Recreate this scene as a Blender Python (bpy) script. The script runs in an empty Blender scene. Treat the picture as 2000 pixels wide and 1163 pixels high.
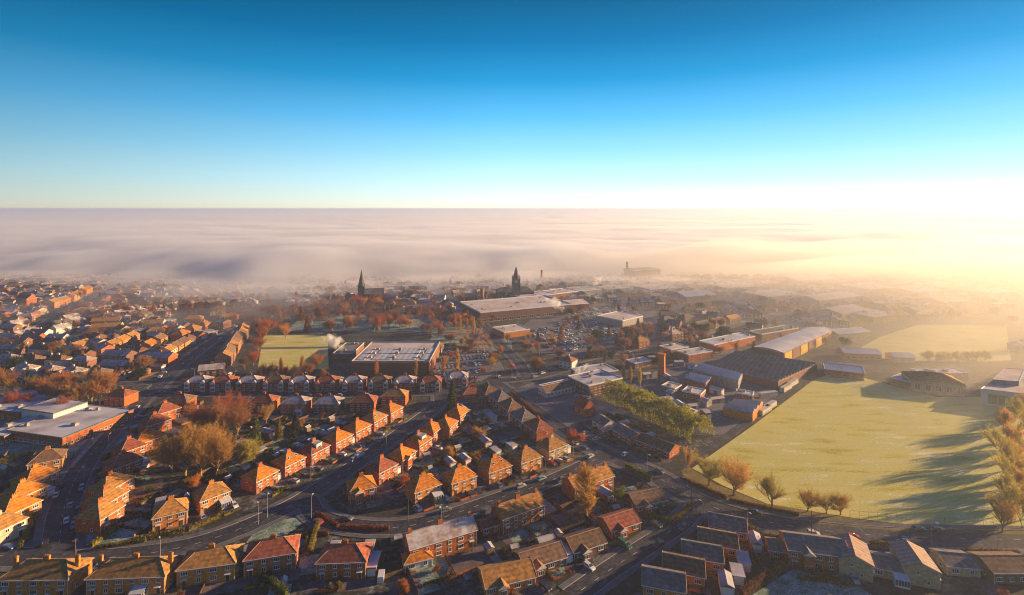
import bpy, bmesh, math, random
from mathutils import Vector, Matrix, noise
random.seed(7)
R = math.radians
sc = bpy.context.scene
COL = sc.collection
HOR, FOC, CH = 408.0, 1000.0, 110.0      # horizon row, focal length in photo pixels, camera height in metres

def G(px, py, z=0.0):
    """a point of the ground seen at photo pixel (px, py)"""
    d = FOC * (CH - z) / (py - HOR)
    return Vector(((px - 1000.0) / FOC * d, d, z))

# ------------------------------------------------------------------ camera
cam = bpy.data.cameras.new('camera')
cam.lens, cam.sensor_width, cam.shift_y = 18.0, 36.0, -0.0868
cam.clip_start, cam.clip_end = 1.0, 90000.0
co = bpy.data.objects.new('camera', cam); COL.objects.link(co)
co.location = (0, 0, CH); co.rotation_euler = (R(90), 0, 0)
sc.camera = co

# ------------------------------------------------------------------ light
SUN_AZ, SUN_EL = 74.0, 12.5               # azimuth measured from the view direction towards the right
sd = Vector((math.sin(R(SUN_AZ)) * math.cos(R(SUN_EL)), math.cos(R(SUN_AZ)) * math.cos(R(SUN_EL)), math.sin(R(SUN_EL))))
sl = bpy.data.lights.new('sun', 'SUN'); sl.energy = 5.0; sl.angle = R(0.6); sl.color = (1.0, 0.63, 0.29)
so = bpy.data.objects.new('sun', sl); COL.objects.link(so)
so.rotation_euler = sd.to_track_quat('Z', 'Y').to_euler()

world = bpy.data.worlds.new('World'); sc.world = world; world.use_nodes = True
def build_world():
    nt = world.node_tree; N = nt.nodes; L = nt.links
    bg = N['Background']
    sky = N.new('ShaderNodeTexSky'); sky.sky_type = 'NISHITA'; sky.sun_disc = False
    sky.sun_elevation = R(SUN_EL); sky.sun_rotation = R(SUN_AZ); sky.air_density = 1.0; sky.dust_density = 0.6; sky.ozone_density = 3.0
    tc = N.new('ShaderNodeTexCoord')
    sep = N.new('ShaderNodeSeparateXYZ'); L.new(tc.outputs['Generated'], sep.inputs[0])
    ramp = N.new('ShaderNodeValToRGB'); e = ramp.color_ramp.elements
    stops = [(0.0, (9.6, 9.24, 7.44)), (0.02, (8.16, 9.48, 8.64)), (0.055, (5.76, 8.88, 9.84)), (0.11, (3.0, 6.96, 9.6)), (0.17, (1.14, 5.04, 8.88)), (0.24, (0.14, 3.0, 6.24)), (0.31, (0.0, 1.7, 4.0)), (0.37, (0.0, 1.12, 2.6)), (0.45, (0.0, 0.45, 2.0)), (1.0, (0.02, 0.6, 3.2))]  # topmost stops, above the view, set bluer to add blue fill in shade
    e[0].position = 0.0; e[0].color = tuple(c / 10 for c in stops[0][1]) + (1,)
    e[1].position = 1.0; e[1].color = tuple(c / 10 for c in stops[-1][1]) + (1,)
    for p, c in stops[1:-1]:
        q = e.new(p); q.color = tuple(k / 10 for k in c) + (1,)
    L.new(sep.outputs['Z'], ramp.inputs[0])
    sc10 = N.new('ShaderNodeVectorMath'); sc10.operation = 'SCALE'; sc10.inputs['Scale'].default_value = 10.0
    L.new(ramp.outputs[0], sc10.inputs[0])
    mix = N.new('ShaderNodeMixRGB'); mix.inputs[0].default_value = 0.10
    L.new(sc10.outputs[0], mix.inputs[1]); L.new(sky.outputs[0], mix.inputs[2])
    # the low sun's own glow, low in the air on its side of the sky
    gd = Vector((math.sin(R(52)), math.cos(R(52)), 0.0))
    dot = N.new('ShaderNodeVectorMath'); dot.operation = 'DOT_PRODUCT'; dot.inputs[1].default_value = gd
    nrm = N.new('ShaderNodeVectorMath'); nrm.operation = 'NORMALIZE'
    flat = N.new('ShaderNodeCombineXYZ'); L.new(sep.outputs['X'], flat.inputs[0]); L.new(sep.outputs['Y'], flat.inputs[1])
    L.new(flat.outputs[0], nrm.inputs[0]); L.new(nrm.outputs[0], dot.inputs[0])
    mr = N.new('ShaderNodeMapRange'); mr.interpolation_type = 'SMOOTHSTEP'
    mr.inputs['From Min'].default_value = 0.45; mr.inputs['From Max'].default_value = 1.0
    L.new(dot.outputs['Value'], mr.inputs['Value'])
    az = N.new('ShaderNodeMath'); az.operation = 'POWER'; az.inputs[1].default_value = 2.2; L.new(mr.outputs[0], az.inputs[0])
    el = N.new('ShaderNodeMapRange'); el.interpolation_type = 'SMOOTHERSTEP'
    el.inputs['From Min'].default_value = 0.07; el.inputs['From Max'].default_value = -0.02
    L.new(sep.outputs['Z'], el.inputs['Value'])
    el2 = N.new('ShaderNodeMath'); el2.operation = 'POWER'; el2.inputs[1].default_value = 1.6; L.new(el.outputs[0], el2.inputs[0])
    m = N.new('ShaderNodeMath'); m.operation = 'MULTIPLY'; L.new(az.outputs[0], m.inputs[0]); L.new(el2.outputs[0], m.inputs[1])
    glow = N.new('ShaderNodeVectorMath'); glow.operation = 'SCALE'; glow.inputs[0].default_value = (4.2, 3.6, 2.0)
    L.new(m.outputs[0], glow.inputs['Scale'])
    add = N.new('ShaderNodeVectorMath'); add.operation = 'ADD'
    # darker, deeper blue away from the sun
    mr2 = N.new('ShaderNodeMapRange'); mr2.inputs['From Min'].default_value = -0.25; mr2.inputs['From Max'].default_value = 0.6
    mr2.inputs['To Min'].default_value = 0.5; mr2.inputs['To Max'].default_value = 1.0
    L.new(dot.outputs['Value'], mr2.inputs['Value'])
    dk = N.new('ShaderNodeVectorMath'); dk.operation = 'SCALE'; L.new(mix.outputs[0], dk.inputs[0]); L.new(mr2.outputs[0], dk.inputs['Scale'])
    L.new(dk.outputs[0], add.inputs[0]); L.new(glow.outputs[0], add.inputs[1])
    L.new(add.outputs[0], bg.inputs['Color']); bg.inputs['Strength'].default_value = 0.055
build_world()
sc.view_settings.view_transform = 'Standard'; sc.view_settings.look = 'None'
sc.view_settings.gamma = 1.0; sc.view_settings.exposure = 1.27
cy = sc.cycles
cy.max_bounces = 8; cy.diffuse_bounces = 2; cy.glossy_bounces = 2; cy.transmission_bounces = 3; cy.volume_bounces = 5
cy.transparent_max_bounces = 12; cy.caustics_reflective = False; cy.caustics_refractive = False
cy.use_denoising = True; cy.filter_width = 1.05; cy.denoising_prefilter = 'ACCURATE'; cy.volume_step_rate = 2.0; cy.volume_max_steps = 96

# ------------------------------------------------------------------ materials
MATS = {}
def mat(name, col, rough=0.8, var=0.15, scale=1.5, col2=None, bump=0.0, spec=0.25, metal=0.0, objvar=0.0,
        frost=0.0, frost_scale=0.25, coord='Object', stripes=None, emission=None):
    """procedural material: two-tone noise, optional rime frost patches, optional tile courses, per-object tone"""
    if name in MATS: return MATS[name]
    m = bpy.data.materials.new(name); m.use_nodes = True; MATS[name] = m
    nt = m.node_tree; N = nt.nodes; L = nt.links; b = N['Principled BSDF']
    b.inputs['Roughness'].default_value = rough; b.inputs['Specular IOR Level'].default_value = spec; b.inputs['Metallic'].default_value = metal
    tc = N.new('ShaderNodeTexCoord'); src = tc.outputs[coord]
    if coord == 'World':
        pass
    n1 = N.new('ShaderNodeTexNoise'); n1.inputs['Scale'].default_value = scale; n1.inputs['Detail'].default_value = 5.0
    L.new(src, n1.inputs['Vector'])
    c2 = col2 or tuple(max(0, c * (1 - var * 2.2)) for c in col)
    c1 = tuple(min(1, c * (1 + var)) for c in col)
    mr = N.new('ShaderNodeMapRange'); mr.inputs['From Min'].default_value = 0.32; mr.inputs['From Max'].default_value = 0.68
    L.new(n1.outputs['Fac'], mr.inputs['Value'])
    mx = N.new('ShaderNodeMixRGB'); mx.inputs[1].default_value = c2 + (1,); mx.inputs[2].default_value = c1 + (1,)
    L.new(mr.outputs[0], mx.inputs[0]); out = mx.outputs[0]
    if stripes:
        axis, freq, amt = stripes
        sp = N.new('ShaderNodeSeparateXYZ'); L.new(src, sp.inputs[0])
        mu = N.new('ShaderNodeMath'); mu.operation = 'MULTIPLY'; mu.inputs[1].default_value = freq * math.tau; L.new(sp.outputs[axis], mu.inputs[0])
        si = N.new('ShaderNodeMath'); si.operation = 'SINE'; L.new(mu.outputs[0], si.inputs[0])
        mm = N.new('ShaderNodeMapRange'); mm.inputs['From Min'].default_value = -1; mm.inputs['To Min'].default_value = 1 - amt; mm.inputs['To Max'].default_value = 1.0
        L.new(si.outputs[0], mm.inputs['Value'])
        ml = N.new('ShaderNodeVectorMath'); ml.operation = 'SCALE'; L.new(out, ml.inputs[0]); L.new(mm.outputs[0], ml.inputs['Scale']); out = ml.outputs[0]
    if objvar:
        oi = N.new('ShaderNodeObjectInfo')
        mo = N.new('ShaderNodeMapRange'); mo.inputs['To Min'].default_value = 1 - objvar; mo.inputs['To Max'].default_value = 1 + objvar
        L.new(oi.outputs['Random'], mo.inputs['Value'])
        ml = N.new('ShaderNodeVectorMath'); ml.operation = 'SCALE'; L.new(out, ml.inputs[0]); L.new(mo.outputs[0], ml.inputs['Scale']); out = ml.outputs[0]
    if frost:
        n2 = N.new('ShaderNodeTexNoise'); n2.inputs['Scale'].default_value = frost_scale; n2.inputs['Detail'].default_value = 6.0; n2.inputs['Roughness'].default_value = 0.65
        L.new(src, n2.inputs['Vector'])
        m2 = N.new('ShaderNodeMapRange'); m2.inputs['From Min'].default_value = 0.72 - frost * 0.5; m2.inputs['From Max'].default_value = 0.92 - frost * 0.5
        m2.inputs['To Max'].default_value = min(1, 0.35 + frost * 0.6)
        L.new(n2.outputs['Fac'], m2.inputs['Value'])
        mf = N.new('ShaderNodeMixRGB'); mf.inputs[2].default_value = (0.62, 0.64, 0.68, 1); L.new(m2.outputs[0], mf.inputs[0]); L.new(out, mf.inputs[1]); out = mf.outputs[0]
    L.new(out, b.inputs['Base Color'])
    if bump:
        bp = N.new('ShaderNodeBump'); bp.inputs['Strength'].default_value = bump; bp.inputs['Distance'].default_value = 0.15
        n3 = N.new('ShaderNodeTexNoise'); n3.inputs['Scale'].default_value = scale * 4; n3.inputs['Detail'].default_value = 4
        L.new(src, n3.inputs['Vector']); L.new(n3.outputs['Fac'], bp.inputs['Height']); L.new(bp.outputs[0], b.inputs['Normal'])
    return m

BRICK = mat('red_brick', (0.47, 0.13, 0.035), 0.85, 0.2, 1.2, objvar=0.15)
BRICKO = mat('orange_brick', (0.62, 0.24, 0.045), 0.85, 0.18, 1.2, objvar=0.12)
BRICKD = mat('brown_brick', (0.24, 0.12, 0.08), 0.85, 0.2, 1.2, objvar=0.15)
BUFF = mat('buff_brick', (0.56, 0.42, 0.24), 0.85, 0.15, 1.2, objvar=0.1)
RENDER = mat('white_render', (0.68, 0.66, 0.62), 0.8, 0.06, 0.6)
CREAM = mat('cream_render', (0.60, 0.50, 0.35), 0.8, 0.08, 0.6)
WHITE = mat('white_upvc', (0.78, 0.78, 0.78), 0.4, 0.03, 1.0, spec=0.4)
GLASS = mat('window_glass', (0.035, 0.045, 0.06), 0.08, 0.1, 0.8, spec=0.9, objvar=0.5)
DOORM = mat('painted_door', (0.12, 0.07, 0.05), 0.5, 0.1, 1.0, objvar=0.7)
T_ORANGE = mat('orange_roof_tile', (0.70, 0.25, 0.03), 0.85, 0.22, 0.9, objvar=0.15, stripes=(2, 1.6, 0.25), bump=0.3)
T_RED = mat('red_roof_tile', (0.36, 0.11, 0.065), 0.85, 0.22, 0.9, objvar=0.15, stripes=(2, 1.6, 0.25), frost=0.12, bump=0.3)
T_BROWN = mat('brown_roof_tile', (0.25, 0.15, 0.09), 0.85, 0.22, 0.9, objvar=0.2, stripes=(2, 1.6, 0.25), frost=0.2, bump=0.3)
T_TAN = mat('lichen_tan_roof_tile', (0.50, 0.25, 0.07), 0.9, 0.22, 0.9, objvar=0.15, stripes=(2, 1.6, 0.25), frost=0.18, bump=0.3)
T_FROST = mat('frosted_roof_tile', (0.34, 0.25, 0.22), 0.85, 0.2, 0.9, objvar=0.2, stripes=(2, 1.6, 0.2), frost=0.65, bump=0.3)
T_SLATE = mat('grey_slate', (0.19, 0.165, 0.15), 0.75, 0.2, 0.9, objvar=0.25, stripes=(2, 1.8, 0.2), frost=0.35, bump=0.2)
FLATROOF = mat('frosted_felt_roof', (0.40, 0.38, 0.40), 0.8, 0.15, 0.12, objvar=0.12, frost=0.65, frost_scale=0.08)
METALR = mat('pale_metal_sheet_roof', (0.62, 0.62, 0.64), 0.5, 0.1, 0.1, stripes=(0, 0.7, 0.22), frost=0.5, frost_scale=0.06, objvar=0.08)
DARKR = mat('dark_corrugated_roof', (0.30, 0.28, 0.25), 0.7, 0.15, 0.2, stripes=(0, 0.45, 0.45), objvar=0.1)
CONC = mat('concrete', (0.36, 0.34, 0.32), 0.85, 0.15, 0.6, objvar=0.1)
YELLOWM = mat('yellow_cladding', (0.62, 0.40, 0.05), 0.6, 0.1, 0.5)
BLUEM = mat('blue_cladding', (0.10, 0.19, 0.32), 0.6, 0.1, 0.5)
STONE = mat('dark_stone', (0.13, 0.11, 0.11), 0.9, 0.25, 0.5)
WOOD = mat('weathered_fence_wood', (0.17, 0.10, 0.06), 0.85, 0.3, 1.5, objvar=0.35, frost=0.08)
SHEDW = mat('shed_timber', (0.24, 0.16, 0.10), 0.85, 0.25, 1.5, objvar=0.4)
KERB = mat('kerb_stone', (0.36, 0.33, 0.31), 0.85, 0.15, 0.8)
# ------------------------------------------------------------------ mesh helpers
def mesh_obj(name, verts, faces, mats, parent=None, kind=None, fm=None, smooth=False, link=True):
    me = bpy.data.meshes.new(name); me.from_pydata([tuple(v) for v in verts], [], faces)
    for m in (mats if isinstance(mats, (list, tuple)) else [mats]): me.materials.append(m)
    if fm: me.polygons.foreach_set('material_index', fm)
    if smooth: me.polygons.foreach_set('use_smooth', [True] * len(faces))
    me.update()
    o = bpy.data.objects.new(name, me)
    if link: COL.objects.link(o)
    if parent: o.parent = parent
    if kind: o['kind'] = kind
    return o

def tag(o, label, cat, group=None, kind=None):
    o['label'] = label; o['category'] = cat
    if group: o['group'] = group
    if kind: o['kind'] = kind
    return o

def world_mat(name, stops, scale, scale2=None, streak=None, rough=0.9, bump=0.0, bscale=3.0, speck=0.0, dist=0.0):
    """ground material in metres of the world: colour stops over mixed noises"""
    m = bpy.data.materials.new(name); m.use_nodes = True
    nt = m.node_tree; N = nt.nodes; L = nt.links; b = N['Principled BSDF']
    b.inputs['Roughness'].default_value = rough; b.inputs['Specular IOR Level'].default_value = 0.15
    ge = N.new('ShaderNodeNewGeometry')
    n1 = N.new('ShaderNodeTexNoise'); n1.inputs['Scale'].default_value = scale; n1.inputs['Detail'].default_value = 8; n1.inputs['Roughness'].default_value = 0.6
    n1.inputs['Distortion'].default_value = dist
    L.new(ge.outputs['Position'], n1.inputs['Vector']); f = n1.outputs['Fac']
    if scale2:
        n2 = N.new('ShaderNodeTexNoise'); n2.inputs['Scale'].default_value = scale2; n2.inputs['Detail'].default_value = 4
        L.new(ge.outputs['Position'], n2.inputs['Vector'])
        mx = N.new('ShaderNodeMath'); mx.operation = 'ADD'; L.new(f, mx.inputs[0]); L.new(n2.outputs['Fac'], mx.inputs[1])
        hv = N.new('ShaderNodeMath'); hv.operation = 'MULTIPLY'; hv.inputs[1].default_value = 0.5; L.new(mx.outputs[0], hv.inputs[0]); f = hv.outputs[0]
    if streak:
        mp = N.new('ShaderNodeMapping'); mp.inputs['Scale'].default_value = streak; mp.inputs['Rotation'].default_value = (0, 0, 0.25); L.new(ge.outputs['Position'], mp.inputs['Vector'])
        n4 = N.new('ShaderNodeTexNoise'); n4.inputs['Scale'].default_value = 1.0; n4.inputs['Detail'].default_value = 3; L.new(mp.outputs[0], n4.inputs['Vector'])
        mx4 = N.new('ShaderNodeMixRGB'); mx4.inputs[0].default_value = 0.4; L.new(f, mx4.inputs[1]); L.new(n4.outputs['Fac'], mx4.inputs[2]); f = mx4.outputs[0]
    rp = N.new('ShaderNodeValToRGB'); e = rp.color_ramp.elements
    e[0].position, e[0].color = stops[0][0], stops[0][1] + (1,); e[1].position, e[1].color = stops[-1][0], stops[-1][1] + (1,)
    for p, c in stops[1:-1]:
        q = e.new(p); q.color = c + (1,)
    L.new(f, rp.inputs[0]); L.new(rp.outputs[0], b.inputs['Base Color'])
    if bump:
        n3 = N.new('ShaderNodeTexNoise'); n3.inputs['Scale'].default_value = bscale; n3.inputs['Detail'].default_value = 5; L.new(ge.outputs['Position'], n3.inputs['Vector'])
        bp = N.new('ShaderNodeBump'); bp.inputs['Strength'].default_value = bump; bp.inputs['Distance'].default_value = 0.3
        L.new(n3.outputs['Fac'], bp.inputs['Height']); L.new(bp.outputs[0], b.inputs['Normal'])
    return m

M_GROUND = world_mat('garden_earth_and_scrub', [(0.38, (0.025, 0.028, 0.022)), (0.45, (0.06, 0.05, 0.04)), (0.5, (0.03, 0.05, 0.035)), (0.56, (0.10, 0.09, 0.085)), (0.68, (0.24, 0.28, 0.28))], 0.09, 0.6, bump=0.5, bscale=1.2)
M_FIELD = world_mat('frosted_playing_field_grass', [(0.36, (0.32, 0.31, 0.05)), (0.43, (0.50, 0.47, 0.09)), (0.49, (0.61, 0.57, 0.17)), (0.54, (0.54, 0.53, 0.16)), (0.62, (0.76, 0.74, 0.46))], 0.03, 1.1, streak=(0.05, 0.22, 1), bump=0.8, bscale=1.5, dist=0.6)
M_LAWN = world_mat('frosted_lawn', [(0.35, (0.06, 0.13, 0.07)), (0.46, (0.15, 0.24, 0.16)), (0.56, (0.32, 0.40, 0.36)), (0.68, (0.55, 0.62, 0.60))], 0.25, 1.7, bump=0.3, bscale=3)
M_ROAD = world_mat('asphalt', [(0.36, (0.022, 0.026, 0.036)), (0.46, (0.042, 0.046, 0.058)), (0.53, (0.062, 0.066, 0.078)), (0.62, (0.12, 0.12, 0.13))], 0.12, 0.9, rough=0.75)
M_PAVE = world_mat('pavement_flags', [(0.3, (0.08, 0.08, 0.085)), (0.5, (0.13, 0.13, 0.135)), (0.7, (0.22, 0.22, 0.23))], 0.3, 1.9)
M_DRIVE = world_mat('driveway_paving', [(0.3, (0.07, 0.065, 0.07)), (0.5, (0.14, 0.11, 0.11)), (0.7, (0.25, 0.23, 0.24))], 0.3, 1.9)
M_YARD = world_mat('yard_tarmac', [(0.3, (0.07, 0.072, 0.08)), (0.5, (0.13, 0.13, 0.14)), (0.7, (0.28, 0.28, 0.30))], 0.08, 0.8)
M_VERGE = world_mat('rough_verge_grass', [(0.3, (0.09, 0.07, 0.025)), (0.5, (0.19, 0.15, 0.05)), (0.7, (0.30, 0.26, 0.12))], 0.2, 1.5, bump=0.6)
M_PAINT = mat('road_paint', (0.62, 0.60, 0.56), 0.7, 0.15, 0.8)

LZ = [0.012]
def sheet(name, pix, m, z=None, world=None):
    """flat ground sheet from a pixel outline, gently subdivided"""
    if z is None: LZ[0] += 0.004; z = LZ[0]
    pts = world or [G(x, y) for x, y in pix]
    bm = bmesh.new(); vs = [bm.verts.new((p[0], p[1], z)) for p in pts]; f = bm.faces.new(vs)
    f.normal_update()
    if f.normal.z < 0: f.normal_flip()
    me = bpy.data.meshes.new(name); bm.to_mesh(me); bm.free(); me.materials.append(m)
    o = bpy.data.objects.new(name, me); COL.objects.link(o); o['kind'] = 'structure'
    return o

# the ground, one sheet to the horizon
S = 40000
mesh_obj('ground', [(-S, -2000, 0), (S, -2000, 0), (S, S, 0), (-S, S, 0)], [(0, 1, 2, 3)], M_GROUND, kind='structure')

def smooth_line(pts, n=6):
    """Catmull-Rom through ground points"""
    out = []; P = [pts[0]] + pts + [pts[-1]]
    for i in range(1, len(P) - 2):
        p0, p1, p2, p3 = P[i-1], P[i], P[i+1], P[i+2]
        for k in range(n):
            t = k / n
            out.append(0.5 * ((2*p1) + (p2-p0)*t + (2*p0-5*p1+4*p2-p3)*t*t + (-p0+3*p1-3*p2+p3)*t**3))
    out.append(P[-2]); return out
def resample(line, step):
    out = [line[0]]; acc = 0
    for a, b in zip(line, line[1:]):
        L = (b-a).length; t = step - acc
        while t <= L:
            out.append(a.lerp(b, t / L)); t += step
        acc = (acc + L) % step
    return out
def normals(line):
    ns = []
    for i, p in enumerate(line):
        a = line[max(0, i-1)]; b = line[min(len(line)-1, i+1)]; t = (b-a); t.z = 0; t.normalize() if t.length else None
        ns.append(Vector((-t.y, t.x, 0)))
    return ns

ROADS = []     # (resampled centre line, half width)
def on_road(p, extra=0.0, skip=None):
    for k, (ln, hw, bb) in enumerate(ROADS):
        if k == skip: continue
        r = hw + extra
        if p.x < bb[0]-r or p.x > bb[2]+r or p.y < bb[1]-r or p.y > bb[3]+r: continue
        for q in ln:
            if (q.x-p.x)**2 + (q.y-p.y)**2 < r*r: return True
    return False
ROADDEF = []
def road(pix, w=7.5, pave=2.0, marks='dash'):
    ln = resample(smooth_line([G(x, y) for x, y in pix], 10), 2.0)
    bb = (min(p.x for p in ln), min(p.y for p in ln), max(p.x for p in ln), max(p.y for p in ln))
    ROADS.append((ln, w/2, bb)); ROADDEF.append((w, pave, marks))
def build_roads():
    for k, (ln, hw, bb) in enumerate(ROADS):
        w, pave, marks = ROADDEF[k]; ns = normals(ln); z = 0.045 + 0.004*k
        V = []; F = []
        for p, n in zip(ln, ns):
            V += [(p.x - n.x*hw, p.y - n.y*hw, z), (p.x + n.x*hw, p.y + n.y*hw, z)]
        for i in range(len(ln)-1): F.append((2*i, 2*i+2, 2*i+3, 2*i+1))
        mesh_obj('road', V, F, M_ROAD, kind='structure')
        if pave:
            V = []; F = []; KV = []; KF = []; zp = 0.16 + 0.0035*k
            for s in (-1, 1):
                for i in range(len(ln)-1):
                    a, b, na, nb = ln[i], ln[i+1], ns[i], ns[i+1]
                    mid = (a + na*s*(hw+pave/2) + b + nb*s*(hw+pave/2)) / 2
                    if on_road(mid, 0.3, k): continue
                    q = [a + na*s*(hw+0.15), b + nb*s*(hw+0.15), b + nb*s*(hw+pave), a + na*s*(hw+pave)]
                    if s > 0: q.reverse()
                    i0 = len(V); V += [(v.x, v.y, zp) for v in q]; F.append((i0, i0+1, i0+2, i0+3))
                    q = [a + na*s*(hw-0.02), b + nb*s*(hw-0.02), b + nb*s*(hw+0.16), a + na*s*(hw+0.16)]
                    if s > 0: q.reverse()
                    i0 = len(KV); KV += [(v.x, v.y, 0) for v in q] + [(v.x, v.y, zp+0.008) for v in q]
                    KF += [(i0+4, i0+5, i0+6, i0+7), (i0, i0+1, i0+5, i0+4), (i0+1, i0+2, i0+6, i0+5), (i0+2, i0+3, i0+7, i0+6), (i0+3, i0, i0+4, i0+7)]
            if V: mesh_obj('pavement', V, F, M_PAVE, kind='structure'); mesh_obj('kerb', KV, KF, KERB, kind='structure')
        if marks:
            V = []; F = []
            def dash(i, j, off, hwid):
                a, b, n1, n2 = ln[i], ln[j], ns[i], ns[j]; i0 = len(V)
                for v in (a+n1*(off-hwid), b+n2*(off-hwid), b+n2*(off+hwid), a+n1*(off+hwid)): V.append((v.x, v.y, 0.045+0.004*len(ROADS)+0.006))
                F.append((i0, i0+1, i0+2, i0+3))
            step = 3 if marks == 'dash' else 2
            for i in range(2, len(ln)-2, step):
                if on_road(ln[i], 0, k): continue
                dash(i, i+1, 0, 0.09)
            if V: mesh_obj('road_marking', V, F, M_PAINT, kind='structure')

road([(-60, 1082), (130, 1093), (300, 1080), (430, 1048), (560, 992), (650, 938), (720, 890), (790, 840), (845, 800), (862, 782), (858, 766)], 8.5, 2.2)
road([(112, 1092), (118, 1040), (128, 985), (165, 905), (225, 835), (270, 790), (312, 752), (352, 714), (420, 664), (490, 630)], 9.0, 2.4)
road([(598, 968), (612, 1000), (655, 1022), (740, 1032), (820, 1024), (900, 1000), (980, 972), (1070, 942), (1150, 905), (1186, 884)], 7.5, 2.0)
road([(955, 744), (985, 762), (1060, 815), (1110, 850), (1185, 888), (1270, 925), (1330, 962), (1390, 990), (1460, 1012), (1600, 1036), (1780, 1050), (2080, 1056)], 10.0, 2.4)
road([(1365, 985), (1330, 1022), (1280, 1056), (1200, 1108), (1110, 1172)], 7.0, 2.0)
road([(290, 764), (400, 769), (560, 771), (720, 770), (860, 765), (950, 747), (1040, 737), (1130, 715), (1250, 688), (1345, 668), (1450, 640), (1560, 610), (1700, 575), (1800, 545)], 8.5, 2.2)
road([(-30, 768), (100, 758), (200, 752), (300, 748)], 6.5, 1.8)
road([(1030, 738), (1010, 705), (975, 672), (950, 640), (900, 600), (860, 575), (800, 552)], 8.0, 2.0)
road([(-30, 668), (50, 652), (105, 622), (170, 588), (250, 556), (330, 540)], 8.0, 2.0, None)
road([(1190, 640), (1300, 615), (1420, 590), (1560, 566)], 7.0, 1.5, None)
road([(1350, 905), (1470, 815), (1600, 716), (1660, 690)], 4.0, 0, None)
build_roads()

# sheets of ground that differ from the scrub
sheet('playing_field', [(1352, 915), (1470, 832), (1590, 742), (1640, 726), (1700, 742), (1830, 776), (2080, 776), (2080, 1036), (1960, 1036), (1800, 1030), (1640, 1008), (1500, 985), (1410, 948)], M_FIELD)
sheet('far_playing_field', [(1655, 694), (1720, 658), (1790, 636), (1965, 636), (1975, 704), (1900, 708), (1780, 706)], M_FIELD)
sheet('park_grass', [(503, 722), (514, 656), (640, 654), (642, 722)], M_FIELD)
sheet('park_path', [(505, 683), (506, 679), (642, 677), (642, 681)], M_PAVE)
sheet('park_grass', [(560, 648), (590, 615), (800, 612), (930, 640), (1000, 668), (1000, 690), (840, 668), (845, 648)], M_LAWN)
sheet('green', [(1450, 640), (1560, 622), (1640, 640), (1560, 660)], M_LAWN)
sheet('yard', [(1040, 690), (1015, 640), (1090, 590), (1270, 590), (1300, 640), (1290, 668), (1130, 700)], M_YARD)
sheet('yard', [(838, 742), (846, 686), (960, 680), (985, 720), (940, 745)], M_YARD)
sheet('yard', [(1180, 800), (1240, 745), (1360, 690), (1480, 680), (1600, 715), (1500, 790), (1440, 850), (1350, 850)], M_YARD)
sheet('yard', [(1000, 762), (1060, 740), (1200, 722), (1250, 760), (1180, 815), (1110, 830)], M_YARD)
sheet('school_ground', [(-40, 890), (-40, 800), (60, 770), (230, 800), (200, 850), (140, 915), (60, 890)], M_LAWN)
sheet('green', [(205, 876), (232, 850), (262, 836), (262, 858), (240, 872), (210, 880)], M_LAWN)
sheet('green', [(150, 1062), (150, 1036), (240, 1032), (275, 1048), (290, 1060), (180, 1072)], M_LAWN)
sheet('green', [(500, 1035), (540, 1018), (590, 1010), (592, 1024), (560, 1044), (480, 1062)], M_LAWN)
sheet('road_verge', [(1345, 912), (1395, 945), (1495, 984), (1640, 1008), (1800, 1032), (2080, 1040), (2080, 1047), (1780, 1040), (1600, 1024), (1470, 1000), (1400, 976), (1340, 945), (1330, 920)], M_VERGE)
sheet('school_ground', [(1450, 1175), (1560, 1105), (1640, 1120), (1720, 1175)], M_LAWN)
HAZE_D, FOG_D, MIST_D = 0.00023, 0.021, 0.0050
# ------------------------------------------------------------------ air: haze and the sea of fog
def vol_mat(name, dens, col, aniso=0.3, noise_scale=None, lo=0.4, hi=0.6, emis=None):
    m = bpy.data.materials.new(name); m.use_nodes = True; nt = m.node_tree; N = nt.nodes; L = nt.links
    N.remove(N['Principled BSDF']); v = N.new('ShaderNodeVolumePrincipled')
    v.inputs['Color'].default_value = col + (1,); v.inputs['Density'].default_value = dens; v.inputs['Anisotropy'].default_value = aniso
    if noise_scale:
        tc = N.new('ShaderNodeTexCoord'); n = N.new('ShaderNodeTexNoise'); n.inputs['Scale'].default_value = noise_scale; n.inputs['Detail'].default_value = 4
        L.new(tc.outputs['Object'], n.inputs['Vector'])
        mr = N.new('ShaderNodeMapRange'); mr.inputs['From Min'].default_value = lo; mr.inputs['From Max'].default_value = hi; mr.inputs['To Max'].default_value = dens
        L.new(n.outputs['Fac'], mr.inputs['Value']); L.new(mr.outputs[0], v.inputs['Density'])
    L.new(v.outputs[0], N['Material Output'].inputs['Volume'])
    return m

x0, x1, y0, y1, za, zb = -39000, 39000, -1500, 39500, -1.0, 112.0
mesh_obj('haze', [(x0,y0,za),(x1,y0,za),(x1,y1,za),(x0,y1,za),(x0,y0,zb),(x1,y0,zb),(x1,y1,zb),(x0,y1,zb)],
         [(3,2,1,0),(4,5,6,7),(0,1,5,4),(1,2,6,5),(2,3,7,6),(3,0,4,7)], vol_mat('pale_haze', HAZE_D, (0.66, 0.77, 1.0), 0.35), kind='stuff')

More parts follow.
